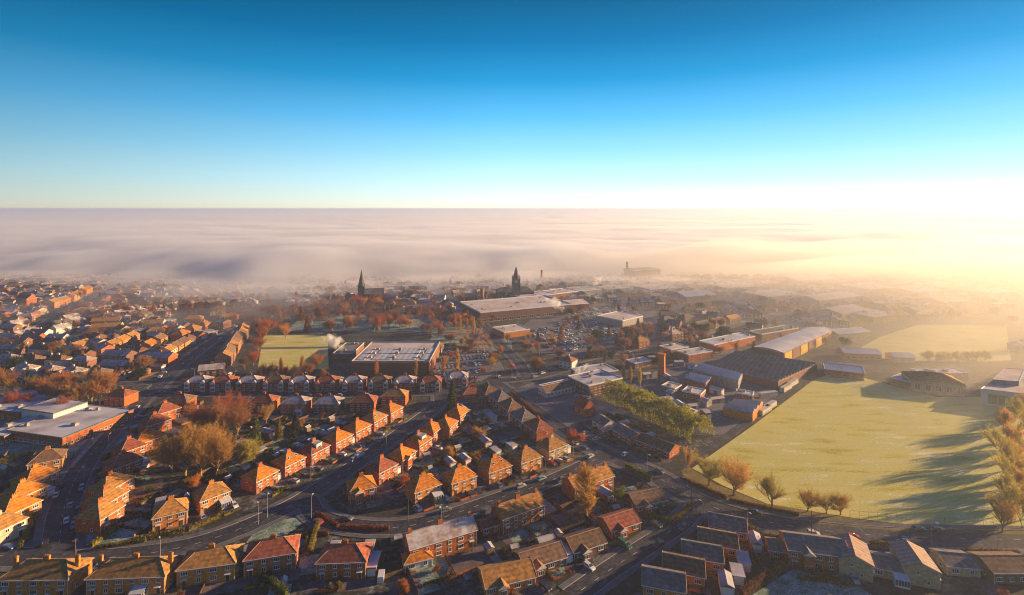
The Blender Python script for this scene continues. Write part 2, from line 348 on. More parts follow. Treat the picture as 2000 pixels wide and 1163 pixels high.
def fogz(x, y):
    """height of the top of the fog over the ground point x, y"""
    ang = math.degrees(math.atan2(x, y))
    # where the front of the fog lies, by direction
    front = 640 + 150*noise.noise(Vector((x*0.0016, y*0.0009, 1.3))) + 90*noise.noise(Vector((x*0.0055, y*0.003, 7.3))) + 40*noise.noise(Vector((x*0.016, y*0.011, 2.3)))
    front -= 130*math.exp(-((ang+23)/9)**2) - 40*math.exp(-((ang+42)/8)**2)
    if ang > 0: front += 3.5 * ang
    d = y
    t = (d - front) / 560.0
    if t <= 0: return 0.0
    rise = min(1, t); rise = rise*rise*(3-2*rise)
    w = 1.0
    n = noise.noise(Vector((x*0.0011, y*0.0030, 3.1)))*13 + noise.noise(Vector((x*0.004, y*0.009, 9.1)))*7 + noise.noise(Vector((x*0.009, y*0.024, 4.1)))*4 + noise.noise(Vector((x*0.0003, y*0.0008, 5.1)))*16
    far = 1 + 0.28*min(1, max(0, (d-1500)/5000))
    n = max(-20, min(14, n))
    return max(0, (46*far + n*min(1, t*1.5)) * rise)
def build_fog():
    ds = []; d = 600.0
    while d < 38000:
        ds.append(d); d += max(9, (d-500)*0.022)
    NA = 220; V = []; F = []
    for d in ds:
        for j in range(NA+1):
            x = d * (-1.35 + 2.7*j/NA)
            V.append((x, d, 0.6 + fogz(x, d)))
    top = len(V)
    for v in list(V): V.append((v[0], v[1], 0.5))
    n = NA+1
    for i in range(len(ds)-1):
        for j in range(NA):
            a = i*n+j; F.append((a, a+1, a+n+1, a+n)); F.append((top+a, top+a+n, top+a+n+1, top+a+1))
    for i in range(len(ds)-1):
        for j, fl in ((0, 0), (NA, 1)):
            a = i*n+j; q = (a, a+n, top+a+n, top+a); F.append(q if not fl else q[::-1])
    for j in range(NA):
        for i, fl in ((0, 1), (len(ds)-1, 0)):
            a = i*n+j; q = (a, top+a, top+a+1, a+1); F.append(q[::-1] if fl else q)
    mesh_obj('fog_bank', V, F, vol_mat('thick_fog', FOG_D, (0.90, 0.93, 1.0), 0.30), kind='stuff', smooth=True)
build_fog()

def build_mist():
    """thin ground mist lying over the town in front of the fog bank, deeper on the sunny side"""
    ds = [190 + 22*i for i in range(52)]; NA = 90; V = []; F = []
    for d in ds:
        for j in range(NA+1):
            x = d*(-1.3 + 2.6*j/NA); r = max(0, min(1, (x/d+0.25)/1.1)); t = max(0, min(1, (d-(620-440*r))/460)); t = t*t*(3-2*t)
            n = 1 + 0.5*noise.noise(Vector((x*0.006, d*0.006, 2.0)))
            f = max(0, min(1, (1290-d)/300)); V.append((x, d, 0.9 + t*n*f*(15+42*r)))
    top = len(V)
    for v in list(V): V.append((v[0], v[1], 0.7))
    n = NA+1; N_ = len(ds)
    for i in range(N_-1):
        for j in range(NA):
            a = i*n+j; F.append((a, a+1, a+n+1, a+n)); F.append((top+a, top+a+n, top+a+n+1, top+a+1))
        for j, fl in ((0, 0), (NA, 1)):
            a = i*n+j; q = (a, a+n, top+a+n, top+a); F.append(q[::-1] if fl else q)
    for j in range(NA):
        for i, fl in ((0, 1), (N_-1, 0)):
            a = i*n+j; q = (a, top+a, top+a+1, a+1); F.append(q[::-1] if fl else q)
    mesh_obj('ground_mist', V, F, vol_mat('thin_mist', MIST_D, (0.97, 0.93, 0.86), 0.5), kind='stuff', smooth=True)
build_mist()

def wisp(px, py, sx, sy, sz, dens, seed):
    """a loose drift of fog that has slid off the bank over the roofs"""
    p = G(px, py); bm = bmesh.new(); bmesh.ops.create_icosphere(bm, subdivisions=5, radius=1.0)
    for v in bm.verts:
        n = noise.noise(v.co*1.7 + Vector((seed*3.1, 0, 0)))*0.6 + noise.noise(v.co*4.5 + Vector((seed, 5, 0)))*0.25
        v.co *= 1 + n; v.co.x *= sx; v.co.y *= sy; v.co.z = max(0.0, v.co.z + 0.35)*sz
    me = bpy.data.meshes.new('fog_wisp'); bm.to_mesh(me); bm.free(); me.materials.append(WISPM[dens] if dens in WISPM else WISPM.setdefault(dens, vol_mat('drifting_fog', dens, (0.95, 0.95, 1.0), 0.35)))
    for q in me.polygons: q.use_smooth = True
    o = bpy.data.objects.new('fog_wisp', me); COL.objects.link(o); o.location = (p.x, p.y, 1.5); o['kind'] = 'stuff'
WISPM = {}
for i, (x, y, sx, sy, sz, dn) in enumerate([(60,556,110,50,14,.007),(230,566,120,45,15,.007),(330,590,90,40,16,.006),(470,590,110,45,18,.008),(560,612,70,30,15,.005),(640,580,90,40,15,.007),(840,566,120,40,14,.006),(960,560,90,35,12,.006),(1130,556,120,45,14,.006),(1290,566,110,40,12,.005),(430,640,80,35,12,.003),(150,620,100,45,12,.003)]):
    wisp(x, y, sx, sy, sz, dn, i)
# ------------------------------------------------------------------ builders
class MB:
    """collects boxes, prisms and quads into ONE mesh"""
    def __init__(s): s.V = []; s.F = []; s.M = []
    def face(s, pts, m=0):
        i = len(s.V); s.V += [tuple(p) for p in pts]; s.F.append(tuple(range(i, i+len(pts)))); s.M.append(m); return s
    def box(s, x0, x1, y0, y1, z0, z1, m=0, top=None):
        i = len(s.V)
        s.V += [(x0,y0,z0),(x1,y0,z0),(x1,y1,z0),(x0,y1,z0),(x0,y0,z1),(x1,y0,z1),(x1,y1,z1),(x0,y1,z1)]
        for k, f in enumerate([(3,2,1,0),(4,5,6,7),(0,1,5,4),(1,2,6,5),(2,3,7,6),(3,0,4,7)]):
            s.F.append(tuple(i+q for q in f)); s.M.append(top if (k == 1 and top is not None) else m)
        return s
    def bar(s, a, b, r, m=0, n=4, r2=None):
        a = Vector(a); b = Vector(b); d = (b-a).normalized() if (b-a).length else Vector((0,0,1))
        u = d.orthogonal().normalized(); v = d.cross(u); r2 = r if r2 is None else r2; i = len(s.V)
        for c, q in ((a, r), (b, r2)):
            for k in range(n):
                t = math.tau*(k+0.5)/n; s.V.append(tuple(c + (u*math.cos(t) + v*math.sin(t))*q))
        for k in range(n): s.F.append((i+k, i+(k+1)%n, i+n+(k+1)%n, i+n+k)); s.M.append(m)
        s.F.append(tuple(i+n+k for k in range(n))); s.M.append(m); s.F.append(tuple(i+k for k in reversed(range(n)))); s.M.append(m)
        return s
    def build(s, name, mats, parent=None, smooth=False):
        return mesh_obj(name, s.V, s.F, mats, parent, fm=s.M, smooth=smooth)

KIDS = {}
def empty(name, loc=(0,0,0), rz=0.0):
    o = bpy.data.objects.new(name, None); COL.objects.link(o); o.location = loc; o.rotation_euler = (0, 0, rz); o.empty_display_size = 0.5; return o
def kids(o):
    return [c for c in KIDS.get(o.name, [])]
def reg(o):
    """remember children so that copying stays fast"""
    if o.parent: KIDS.setdefault(o.parent.name, []).append(o)
    return o
def copy_tree(o, parent=None):
    c = o.copy(); COL.objects.link(c)
    if parent: c.parent = parent; reg(c)
    for ch in kids(o): copy_tree(ch, c)
    return c
def setmat(o, m, slot=0):
    o.material_slots[slot].link = 'OBJECT'; o.material_slots[slot].material = m
def part(mb, name, mats, parent, loc=None, rz=None, smooth=False):
    o = mb.build(name, mats, parent, smooth)
    if loc: o.location = loc
    if rz: o.rotation_euler = (0, 0, rz)
    return reg(o)

ORD = ['zeroth','first','second','third','fourth','fifth','sixth','seventh','eighth','ninth','tenth','eleventh','twelfth','thirteenth','fourteenth',
       'fifteenth','sixteenth','seventeenth','eighteenth','nineteenth','twentieth','twenty-first','twenty-second','twenty-third','twenty-fourth','twenty-fifth',
       'twenty-sixth','twenty-seventh','twenty-eighth','twenty-ninth','thirtieth']
OCC = []          # occupied footprints (x, y, radius)
def free(p, r):
    return all((p.x-q[0])**2 + (p.y-q[1])**2 > (r+q[2])**2 for q in OCC)
def occupy(p, rz, w, d):
    """cover an oriented rectangle with discs"""
    r = min(w, d)/2*1.08; n = max(1, int(math.ceil(max(w, d)/min(w, d)*1.4))); L = max(w, d) - 2*r*0.9
    ux = Vector((math.cos(rz), math.sin(rz), 0)) if w >= d else Vector((-math.sin(rz), math.cos(rz), 0))
    for k in range(n):
        t = 0 if n == 1 else -0.5 + k/(n-1)
        q = p + ux*(L*t); OCC.append((q.x, q.y, r))

# ---- windows and doors, shared meshes
_WM = {}
def window(parent, x, y, z, w, h, rz=0.0, bars=2, far=False):
    """frame with its pane as a sub-part; centred on x at sill height z, facing local -y"""
    key = ('w', round(w, 1), round(h, 1), bars)
    if key not in _WM:
        t = 0.09; a = MB()
        a.box(-w/2, w/2, -0.10, 0.0, 0, t); a.box(-w/2, w/2, -0.10, 0, h-t, h); a.box(-w/2, -w/2+t, -0.10, 0, t, h-t); a.box(w/2-t, w/2, -0.10, 0, t, h-t)
        for k in range(1, bars): xx = -w/2 + w*k/bars; a.box(xx-t/2, xx+t/2, -0.095, -0.002, t, h-t)
        a.box(-w/2-0.08, w/2+0.08, -0.18, 0.0, -0.09, -0.004)
        b = MB().box(-w/2+t, w/2-t, -0.05, -0.01, t, h-t)
        fo = a.build('window', [WHITE]); po = b.build('pane', [GLASS]); _WM[key] = (fo.data, po.data)
        bpy.data.objects.remove(fo); bpy.data.objects.remove(po)
    fm, pm = _WM[key]
    f = bpy.data.objects.new('window', fm); COL.objects.link(f); f.parent = parent; f.location = (x, y, z); f.rotation_euler = (0, 0, rz); reg(f)
    p = bpy.data.objects.new('pane', pm); COL.objects.link(p); p.parent = f; reg(p)
    return f
def door(parent, x, y, z=0.0, rz=0.0, w=0.95, h=2.05, canopy=True, m=None):
    a = MB(); a.box(-w/2-0.08, w/2+0.08, -0.06, 0, 0, h+0.08, 1); a.box(-w/2, w/2, -0.09, -0.005, 0.05, h, 0)
    o = part(a, 'door', [m or DOORM, WHITE], parent, (x, y, z), rz)
    if canopy: part(MB().box(-w/2-0.35, w/2+0.35, -0.85, 0, h+0.22, h+0.36), 'door_canopy', [WHITE], parent, (x, y, z), rz)
    return o
def garage_door(parent, x, y, rz=0.0, w=2.4, m=None):
    a = MB().box(-w/2, w/2, -0.06, 0, 0, 2.1)
    return part(a, 'garage_door', [m or WHITE], parent, (x, y, 0), rz)

def roof_mesh(kind, w, d, h, rh, o=0.35, ridge_mat=1):
    """solid roof over a w x d box whose walls end at height h; ridge along x"""
    X, Y = w/2+o, d/2+o; zb = h-0.05; zt = h+0.08; R_ = h+rh; a = MB()
    c = [(-X,-Y),(X,-Y),(X,Y),(-X,Y)]
    a.face([(x,y,zb) for x,y in reversed(c)])
    for i in range(4):
        (xa,ya),(xb,yb) = c[i], c[(i+1)%4]; a.face([(xa,ya,zb),(xb,yb,zb),(xb,yb,zt),(xa,ya,zt)], 1)
    e = 0.0 if kind == 'gable' else min(Y*0.95, X*0.85)
    if kind == 'pyramid': e = X
    r1, r2 = (-X+e, 0, R_), (X-e, 0, R_)
    q = [(x,y,zt) for x,y in c]
    if kind == 'pyramid':
        for i in range(4): a.face([q[i], q[(i+1)%4], (0,0,R_)])
        for p in q: a.bar(p, (0,0,R_), 0.11, 1, 4)
        return a
    a.face([q[0], q[1], r2, r1]); a.face([q[2], q[3], r1, r2])
    a.face([q[1], q[2], r2], 2 if kind == 'gable' else 0); a.face([q[3], q[0], r1], 2 if kind == 'gable' else 0)
    a.bar((r1[0], 0, R_+0.02), (r2[0], 0, R_+0.02), 0.13, 1, 4)
    if kind != 'gable':
        for p, r in ((q[0], r1), (q[3], r1), (q[1], r2), (q[2], r2)): a.bar(p, r, 0.10, 1, 4)
    else:
        for p, r in ((q[0], r1), (q[3], r1), (q[1], r2), (q[2], r2)): a.bar(p, r, 0.09, 1, 4)
    return a
RIDGE = mat('ridge_tile', (0.40, 0.28, 0.20), 0.85, 0.15, 1.0, frost=0.25)
POT = mat('chimney_pot_clay', (0.50, 0.24, 0.12), 0.8, 0.1, 2.0)
def chimney(roof, x, y, z0, z1, wall, w=1.15, d=0.7):
    a = MB(); a.box(x-w/2, x+w/2, y-d/2, y+d/2, z0, z1); a.box(x-w/2-0.07, x+w/2+0.07, y-d/2-0.07, y+d/2+0.07, z1-0.25, z1-0.12)
    for k in range(3): a.bar((x+(k-1)*w*0.3, y, z1-0.01), (x+(k-1)*w*0.3, y, z1+0.4), 0.13, 1, 6, 0.1)
    return part(a, 'chimney', [wall, POT], roof)

HK = {}
def make_house(name, kind, w, d, h, rh, opt, wall, roof, lod):
    """one house at the origin, front facing -y"""
    t = empty(name)
    stor = 2 if h > 4 else 1
    wb = MB().box(-w/2, w/2, -d/2, d/2, -0.3, h-0.02)
    if lod == 2:            # a few pixels tall: the glazing is set into the wall itself
        n = max(2, int(w/3))
        for z in ([0.9, 3.3] if stor == 2 else [0.9]):
            for k in range(n):
                x = -w/2 + w*(k+0.5)/n; wb.box(x-.7, x+.7, -d/2-.05, -d/2-.005, z, z+1.25, 1); wb.box(x-.58, x+.58, -d/2-.08, -d/2-.052, z+.12, z+1.13, 2)
            wb.box(w/2+.005, w/2+.05, -.5, .5, z, z+1.1, 1)
    wm = part(wb, 'wall', [wall, WHITE, GLASS], t)
    ro = part(roof_mesh(kind, w, d, h, rh), 'roof', [roof, RIDGE, wall], t)
    if 'c' in opt: chimney(ro, 0, 0.1, h+rh*0.6, h+rh+1.1, wall, 1.7)
    if 'e' in opt:
        for s in (-1, 1): chimney(ro, s*(w/2-0.9), 0.05, h+rh*0.2, h+rh+1.0, wall)
    if 's' in opt: chimney(ro, w/2*0.45, 0.1, h+rh*0.4, h+rh+0.9, wall, 0.9)
    zs = [0.9, 3.3][:stor]
    if lod == 0 or lod == 1:
        n = max(2, int(round(w/3.6))); sides = ((-d/2, 0.0),) if lod == 1 else ((-d/2, 0.0), (d/2, math.pi))
        for yy, rz in sides:
            back = rz != 0
            for si, z in enumerate(zs):
                for k in range(n):
                    x = -w/2 + w*(k+0.5)/n
                    if si == 0 and not back and (k == 0 or k == n-1) and lod == 0 and stor == 2 and 'b' not in opt:
                        continue
                    ww = (1.9 if (k % 2 == 0) else 1.15) if not back else (1.5 if k % 2 else 1.0)
                    if 'b' in opt and not back and k in (0, n-1): continue
                    window(t, x, yy, z, ww if w/n > 2.3 else 1.1, 1.25 if si == 0 else 1.1, rz, 3 if ww > 1.5 else 2)
        if lod == 0 and 'b' not in opt and stor == 2:
            for s in (-1, 1): door(t, s*(w/2-w/n*0.5), -d/2)
            part(MB().box(-w/2+0.05, w/2-0.05, -d/2-0.03, -d/2, 2.75, 2.95), 'brick_course', [RIDGE], t)
        if lod == 0:
            for s in (-1, 1):
                if stor == 2: window(t, s*w/2, d*0.12, 3.4, 0.8, 1.0, s*math.pi/2, 1)
                window(t, s*w/2, -d*0.18, 1.0, 0.9, 1.0, s*math.pi/2, 1)
            for s in (-1, 1): part(MB().bar((s*(w/2-0.15), -d/2-0.06, 0), (s*(w/2-0.15), -d/2-0.06, h-0.1), 0.05, 0, 6), 'drainpipe', [WHITE], t)
        if 'f' in opt or lod == 0:
            part(MB().box(-w/2-0.36, w/2+0.36, -d/2-0.47, -d/2-0.36, h-0.1, h+0.06), 'gutter', [WHITE], t)
    else:
        # small in the picture: glazing is set into the wall's own mesh
        pass
    if 'b' in opt:      # two-storey bays with little gables
        for s in (-1, 1):
            bx = s*(w/2-2.0); a = MB().box(bx-1.35, bx+1.35, -d/2-0.8, -d/2, -0.2, h-0.1); by = part(a, 'bay', [opt_wall(opt, wall)], t)
            g = MB(); z0 = h-0.12; zr = h+1.35
            g.face([(bx-1.6,-d/2-1.0,z0),(bx+1.6,-d/2-1.0,z0),(bx,-d/2-1.0,zr)], 1)
            g.face([(bx-1.6,-d/2-1.0,z0),(bx,-d/2-1.0,zr),(bx,0,zr),(bx-1.6,0,z0)]); g.face([(bx,-d/2-1.0,zr),(bx+1.6,-d/2-1.0,z0),(bx+1.6,0,z0),(bx,0,zr)])
            g.face([(bx+1.6,-d/2-1.0,z0),(bx-1.6,-d/2-1.0,z0),(bx-1.6,0,z0),(bx+1.6,0,z0)])
            part(g, 'gable_roof', [roof, WHITE], by)
            for z in (0.8, 3.2): window(by, bx, -d/2-0.8, z, 2.2, 1.5, 0, 3)
            if lod == 0 or lod == 1: door(t, s*0.9, -d/2, 0, 0, 0.9, 2.05, False)
    if 'v' in opt:      # white conservatory
        a = MB(); x0 = w*0.12; a.box(x0, x0+3.6, -d/2-2.8, -d/2-0.01, 0, 0.6, 0)
        for k in range(6):
            xx = x0 + 3.5*k/5; a.box(xx, xx+0.1, -d/2-2.8, -d/2-2.7, 0.6, 2.2)
        for k in range(1, 5):
            yy = -d/2-2.8+2.7*k/4.2
            for xx in (x0, x0+3.5): a.box(xx, xx+0.1, yy, yy+0.1, 0.6, 2.2)
        a.face([(x0-0.1,-d/2-2.9,2.2),(x0+3.7,-d/2-2.9,2.2),(x0+3.7,-d/2-0.02,2.9),(x0-0.1,-d/2-0.02,2.9)], 2)
        a.box(x0+0.08, x0+3.5, -d/2-2.74, -d/2-0.1, 0.6, 2.15, 1)
        part(a, 'conservatory', [WHITE, GLASS, METALR], t)
    if 'x' in opt:      # single storey side extension with a flat roof
        a = MB().box(w/2, w/2+2.8, -d/2+0.8, d/2-0.6, -0.2, 2.6, 0); ex = part(a, 'side_extension', [wall], t)
        part(MB().box(w/2+0.004, w/2+3.0, -d/2+0.6, d/2-0.4, 2.6, 2.8), 'flat_roof', [FLATROOF], ex)
        garage_door(ex, w/2+1.4, -d/2+0.79)
    if 'p' in opt:      # projecting porch or front wing with its own gable
        px = -w*0.18; a = MB().box(px-1.6, px+1.6, -d/2-1.6, -d/2, -0.2, min(h, 2.6) if stor == 1 else h-0.2); pw = part(a, 'front_wing', [wall], t)
        zz = (min(h, 2.6) if stor == 1 else h-0.2); g = MB(); zr = zz+1.2
        g.face([(px-1.85,-d/2-1.85,zz),(px+1.85,-d/2-1.85,zz),(px,-d/2-1.85,zr)], 1)
        g.face([(px-1.85,-d/2-1.85,zz),(px,-d/2-1.85,zr),(px,0,zr),(px-1.85,0,zz)]); g.face([(px,-d/2-1.85,zr),(px+1.85,-d/2-1.85,zz),(px+1.85,0,zz),(px,0,zr)])
        part(g, 'gable_roof', [roof, WHITE], pw); window(pw, px, -d/2-1.6, 0.8, 1.9, 1.3, 0, 3)
    if 'w' in opt:      # flat-roofed dormer on the front slope
        a = MB().box(-1.5, 1.5, -d/2+0.9, -0.2, h+0.3, h+rh-0.35); dm = part(a, 'dormer', [RENDER], ro)
        part(MB().box(-1.7, 1.7, -d/2+0.7, -0.1, h+rh-0.35, h+rh-0.2), 'flat_roof', [FLATROOF], dm)
        window(dm, 0, -d/2+0.9, h+0.75, 2.2, 0.95, 0, 3)
    if 'k' in opt:      # skylights on the front slope
        run = d/2+0.35
        for sx in (-w*.16, w*.2):
            y = -run*0.45; z = h + rh*(1-0.45) + 0.12; sl = rh/run; a = MB(); a.face([(sx-.5,y-.45,z-.45*sl),(sx+.5,y-.45,z-.45*sl),(sx+.5,y+.45,z+.45*sl),(sx-.5,y+.45,z+.45*sl)])
            a.face([(sx-.38,y-.33,z-.33*sl+.03),(sx+.38,y-.33,z-.33*sl+.03),(sx+.38,y+.33,z+.33*sl+.03),(sx-.38,y+.33,z+.33*sl+.03)], 1); part(a, 'skylight', [WHITE, GLASS], ro)
    return t
def opt_wall(opt, wall): return RENDER if 'r' in opt else wall

def house(p1, p2, name='semi_detached_house', kind='hip', w=None, d=8.5, h=5.2, rh=2.6, opt='c', wall=None, roof=None, lod=0,
          label='', cat='house', group=None, check=False, world=None):
    """p1, p2: photo pixels of the left and right foot of the front wall"""
    wall = wall or BRICK; roof = roof or T_ORANGE
    A, B = (G(*p1), G(*p2)) if world is None else world
    u = B - A; L = u.length; u.normalize(); rz = math.atan2(u.y, u.x)
    if w is None: w = round(L*2)/2
    mid = (A+B)/2; n = Vector((-u.y, u.x, 0)); c = mid + n*(d/2)
    if check:
        r = min(w, d)/2
        for t in (-0.5, 0, 0.5):
            q = c + u*(w-2*r)*t
            if not free(q, r*0.95) or on_road(q, r+1.2): return None
    key = (name, kind, w, d, h, rh, opt, lod)
    if key in HK:
        t = copy_tree(HK[key])
    else:
        t = make_house(name, kind, w, d, h, rh, opt, wall, roof, lod); HK[key] = t
    for ch in kids(t):
        nm = ch.name.split('.')[0]
        if nm in ('wall', 'side_extension', 'front_wing'): setmat(ch, wall)
        if nm == 'roof': setmat(ch, roof, 0); setmat(ch, wall, 2)
        if nm == 'roof':
            for g in kids(ch):
                if g.name.startswith('chimney'): setmat(g, wall, 0)
        if nm in ('bay', 'front_wing'):
            for g in kids(ch):
                if g.name.startswith('gable_roof'): setmat(g, roof, 0)
    t.location = c; t.rotation_euler = (0, 0, rz)
    occupy(c, rz, w, d); tag(t, label, cat, group)
    t['_w'] = w; t['_d'] = d
    return t

# ---- garden things
_pz = [0]
GARDEN_V = {'lawn': [[], []], 'drive': [[], []]}
def patch(c, rz, x0, x1, y0, y1, kind):
    """a lawn or a paved patch in a house's own frame, collected into one sheet per kind"""
    _pz[0] = (_pz[0]+1) % 37; z = 0.006 + 0.0009*_pz[0]; cs, sn = math.cos(rz), math.sin(rz)
    V, F = GARDEN_V[kind]; i = len(V)
    for x, y in ((x0,y0),(x1,y0),(x1,y1),(x0,y1)): V.append((c.x + x*cs - y*sn, c.y + x*sn + y*cs, z))
    F.append((i, i+1, i+2, i+3))
def loc2w(c, rz, x, y, z=0.0): return Vector((c.x + x*math.cos(rz) - y*math.sin(rz), c.y + x*math.sin(rz) + y*math.cos(rz), z))

_FM = {}; CNT = {}
def fence(a, b, h=1.5, label='', m=None, cat='fence', name='garden_fence', group=None):
    """board fence from a to b: panels and posts in one mesh; boards stay pattern"""
    L = (b-a).length; CNT['fence'] = CNT.get('fence', 0) + 1
    if L < 1.5 or CNT['fence'] > 330: return None
    n = max(1, round(L/2.2)); Lq = n*2.2
    key = (n, h)
    if key not in _FM:
        q = MB()
        for k in range(n):
            dz = 0.06*math.sin(k*2.3)
            q.box(k*2.2+0.06, k*2.2+2.14, -0.03, 0.03, 0.05, h+dz)
        for k in range(n+1): q.box(k*2.2-0.06, k*2.2+0.06, -0.06, 0.06, 0, h+0.12)
        o = q.build(name, [WOOD]); _FM[key] = o.data; bpy.data.objects.remove(o)
    o = bpy.data.objects.new(name, _FM[key]); COL.objects.link(o)
    o.location = (a.x, a.y, 0.0); o.rotation_euler = (0, 0, math.atan2(b.y-a.y, b.x-a.x)); o.scale = (L/Lq, 1, 1)
    if m: setmat(o, m)
    return tag(o, label, cat, group)

def leafcloud(pts_fn, n, size, mt, rng, tri=True):
    V = []; F = []
    for _ in range(n):
        p = pts_fn(rng); nrm = Vector((rng.gauss(0,1), rng.gauss(0,1), rng.gauss(0.3,1))).normalized()
        u = nrm.orthogonal().normalized(); v = nrm.cross(u); a = rng.random()*6.3; s = size*(0.6+0.8*rng.random()); i = len(V)
        for k in range(3 if tri else 4):
            t = a + math.tau*k/(3 if tri else 4); V.append(tuple(p + u*math.cos(t)*s + v*math.sin(t)*s*0.8))
        F.append(tuple(range(i, i + (3 if tri else 4))))
    return V, F
def leaf_mat(name, col, var=0.35, trans=0.4):
    m = mat(name, col, 0.85, var, 1.3, objvar=0.2); nt = m.node_tree; N = nt.nodes; L = nt.links
    b = N['Principled BSDF']; tr = N.new('ShaderNodeBsdfTranslucent'); mx = N.new('ShaderNodeMixShader'); mx.inputs[0].default_value = trans
    L.new(b.inputs['Base Color'].links[0].from_socket, tr.inputs['Color'])
    L.new(b.outputs[0], mx.inputs[1]); L.new(tr.outputs[0], mx.inputs[2]); L.new(mx.outputs[0], N['Material Output'].inputs['Surface']); return m
LF_HEDGE = leaf_mat('olive_hedge_leaf', (0.26, 0.22, 0.04)); LF_DARK = leaf_mat('dark_conifer_leaf', (0.045, 0.075, 0.03))
LF_GOLD = leaf_mat('golden_conifer_leaf', (0.30, 0.25, 0.04)); LF_RUST = leaf_mat('rusty_leaf', (0.33, 0.10, 0.035)); LF_GREEN = leaf_mat('mid_green_leaf', (0.16, 0.20, 0.04)); LF_BANK = leaf_mat('yellow_green_leaf', (0.56, 0.54, 0.07), 0.35, 0.5)
LF_BROWN = leaf_mat('brown_beech_hedge_leaf', (0.24, 0.12, 0.05))
BARK = mat('tree_bark', (0.42, 0.28, 0.14), 0.9, 0.25, 2.0, objvar=0.2); BARKW = mat('birch_bark', (0.55, 0.50, 0.44), 0.8, 0.3, 3.0)
TW = {k: leaf_mat(n, c, 0.3, 0.55) for k, n, c in (
    ('gold', 'golden_twigs', (0.62, 0.36, 0.08)), ('brown', 'brown_twigs', (0.46, 0.23, 0.10)), ('rust', 'rust_red_twigs', (0.52, 0.15, 0.06)),
    ('purple', 'purple_brown_twigs', (0.28, 0.13, 0.10)), ('orange', 'orange_twigs', (0.66, 0.28, 0.06)), ('olive', 'olive_twigs', (0.52, 0.44, 0.10)))}

_HM = {}
def hedge(a, b, h=1.4, w=1.1, m=None, label='', group=None, name='hedge'):
    L = (b-a).length
    if L < 1.0: return None
    n = max(1, round(L/2.0)); key = (n, round(h*2), round(w*2))
    if key not in _HM:
        rng = random.Random(n*7+int(h*10)); V = []; F = []
        Lq = n*2.0
        core = MB()
        for k in range(n): core.box(k*2.0, k*2.0+2.0, -w*0.36, w*0.36, 0, h*(0.82+0.06*math.sin(k*1.9)))
        def fn(r):
            x = r.random()*Lq; s = r.random(); hh = h*(1+0.10*noise.noise(Vector((x*0.7, 0.5, n))))
            ww = w/2*(1+0.25*noise.noise(Vector((x*0.6, 5, n))))
            if s < 0.45: return Vector((x, r.uniform(-ww, ww), hh + r.gauss(0, 0.07)))
            if s < 0.92: return Vector((x, (ww if r.random() < 0.5 else -ww) + r.gauss(0, 0.06), r.random()*hh))
            return Vector((0 if r.random() < 0.5 else Lq, r.uniform(-ww, ww), r.random()*hh))
        V, F = leafcloud(fn, int(Lq*46*max(h, 1)**0.7), 0.19, None, rng)
        i0 = len(V); V += core.V; F += [tuple(i0+q for q in f) for f in core.F]
        o = mesh_obj(name, V, F, [LF_HEDGE]); _HM[key] = (o.data, Lq); bpy.data.objects.remove(o)
    me, Lq = _HM[key]
    o = bpy.data.objects.new(name, me); COL.objects.link(o); o.location = (a.x, a.y, 0); o.rotation_euler = (0, 0, math.atan2(b.y-a.y, b.x-a.x)); o.scale = (L/Lq, 1, 1)
    if m: setmat(o, m)
    return tag(o, label, 'hedge', group)

# ---- trees
TT = {}; TH = {}
def grow(rng, V, F, TWV, TWF, base, dirv, length, r, depth, spread, up, twigs, tl, tw_w):
    """recursive limb; the last two orders carry fine twigs"""
    a = base; d = dirv.normalized(); seg = 3
    for s in range(seg):
        wb = .05 if depth > 3 else .12
        d2 = (d + Vector((rng.gauss(0,wb), rng.gauss(0,wb), rng.gauss(up*0.12,.08)))).normalized()
        b = a + d2*(length/seg); r2 = r*(0.86 if s < seg-1 else 0.7)
        u = d2.orthogonal().normalized(); v = d2.cross(u); n = 5 if depth > 2 else 3; i = len(V)
        for c, q in ((a, r), (b, r2)):
            for k in range(n):
                t = math.tau*k/n; V.append(tuple(c + (u*math.cos(t)+v*math.sin(t))*q))
        for k in range(n): F.append((i+k, i+(k+1)%n, i+n+(k+1)%n, i+n+k))
        if depth <= 2:
            for _ in range(twigs):
                t = rng.random(); p = a.lerp(b, t)
                q = (d2*0.9 + Vector((rng.gauss(0,.75), rng.gauss(0,.75), rng.gauss(0.25*up,.55)))).normalized()*tl*(0.5+rng.random()*0.8)
                w = q.cross(Vector((rng.gauss(0,1), rng.gauss(0,1), rng.gauss(0,1)))).normalized()*tw_w; i = len(TWV)
                TWV.extend([tuple(p-w), tuple(p+w), tuple(p+q)]); TWF.append((i, i+1, i+2))
        if depth > 0 and s >= (1 if depth > 3 else 0):
            for _ in range(2 if depth > 1 else 1):
                an = rng.random()*math.tau; sd2 = d2.orthogonal().normalized(); sd2 = Matrix.Rotation(an, 3, d2) @ sd2
                nd = (d2*(1-spread) + sd2*spread + Vector((0,0,up*0.25))).normalized()
                grow(rng, V, F, TWV, TWF, b, nd, length*rng.uniform(0.58, 0.78), r2*0.70, depth-1, spread, up, twigs, tl, tw_w)
        a = b; r = r2; d = d2
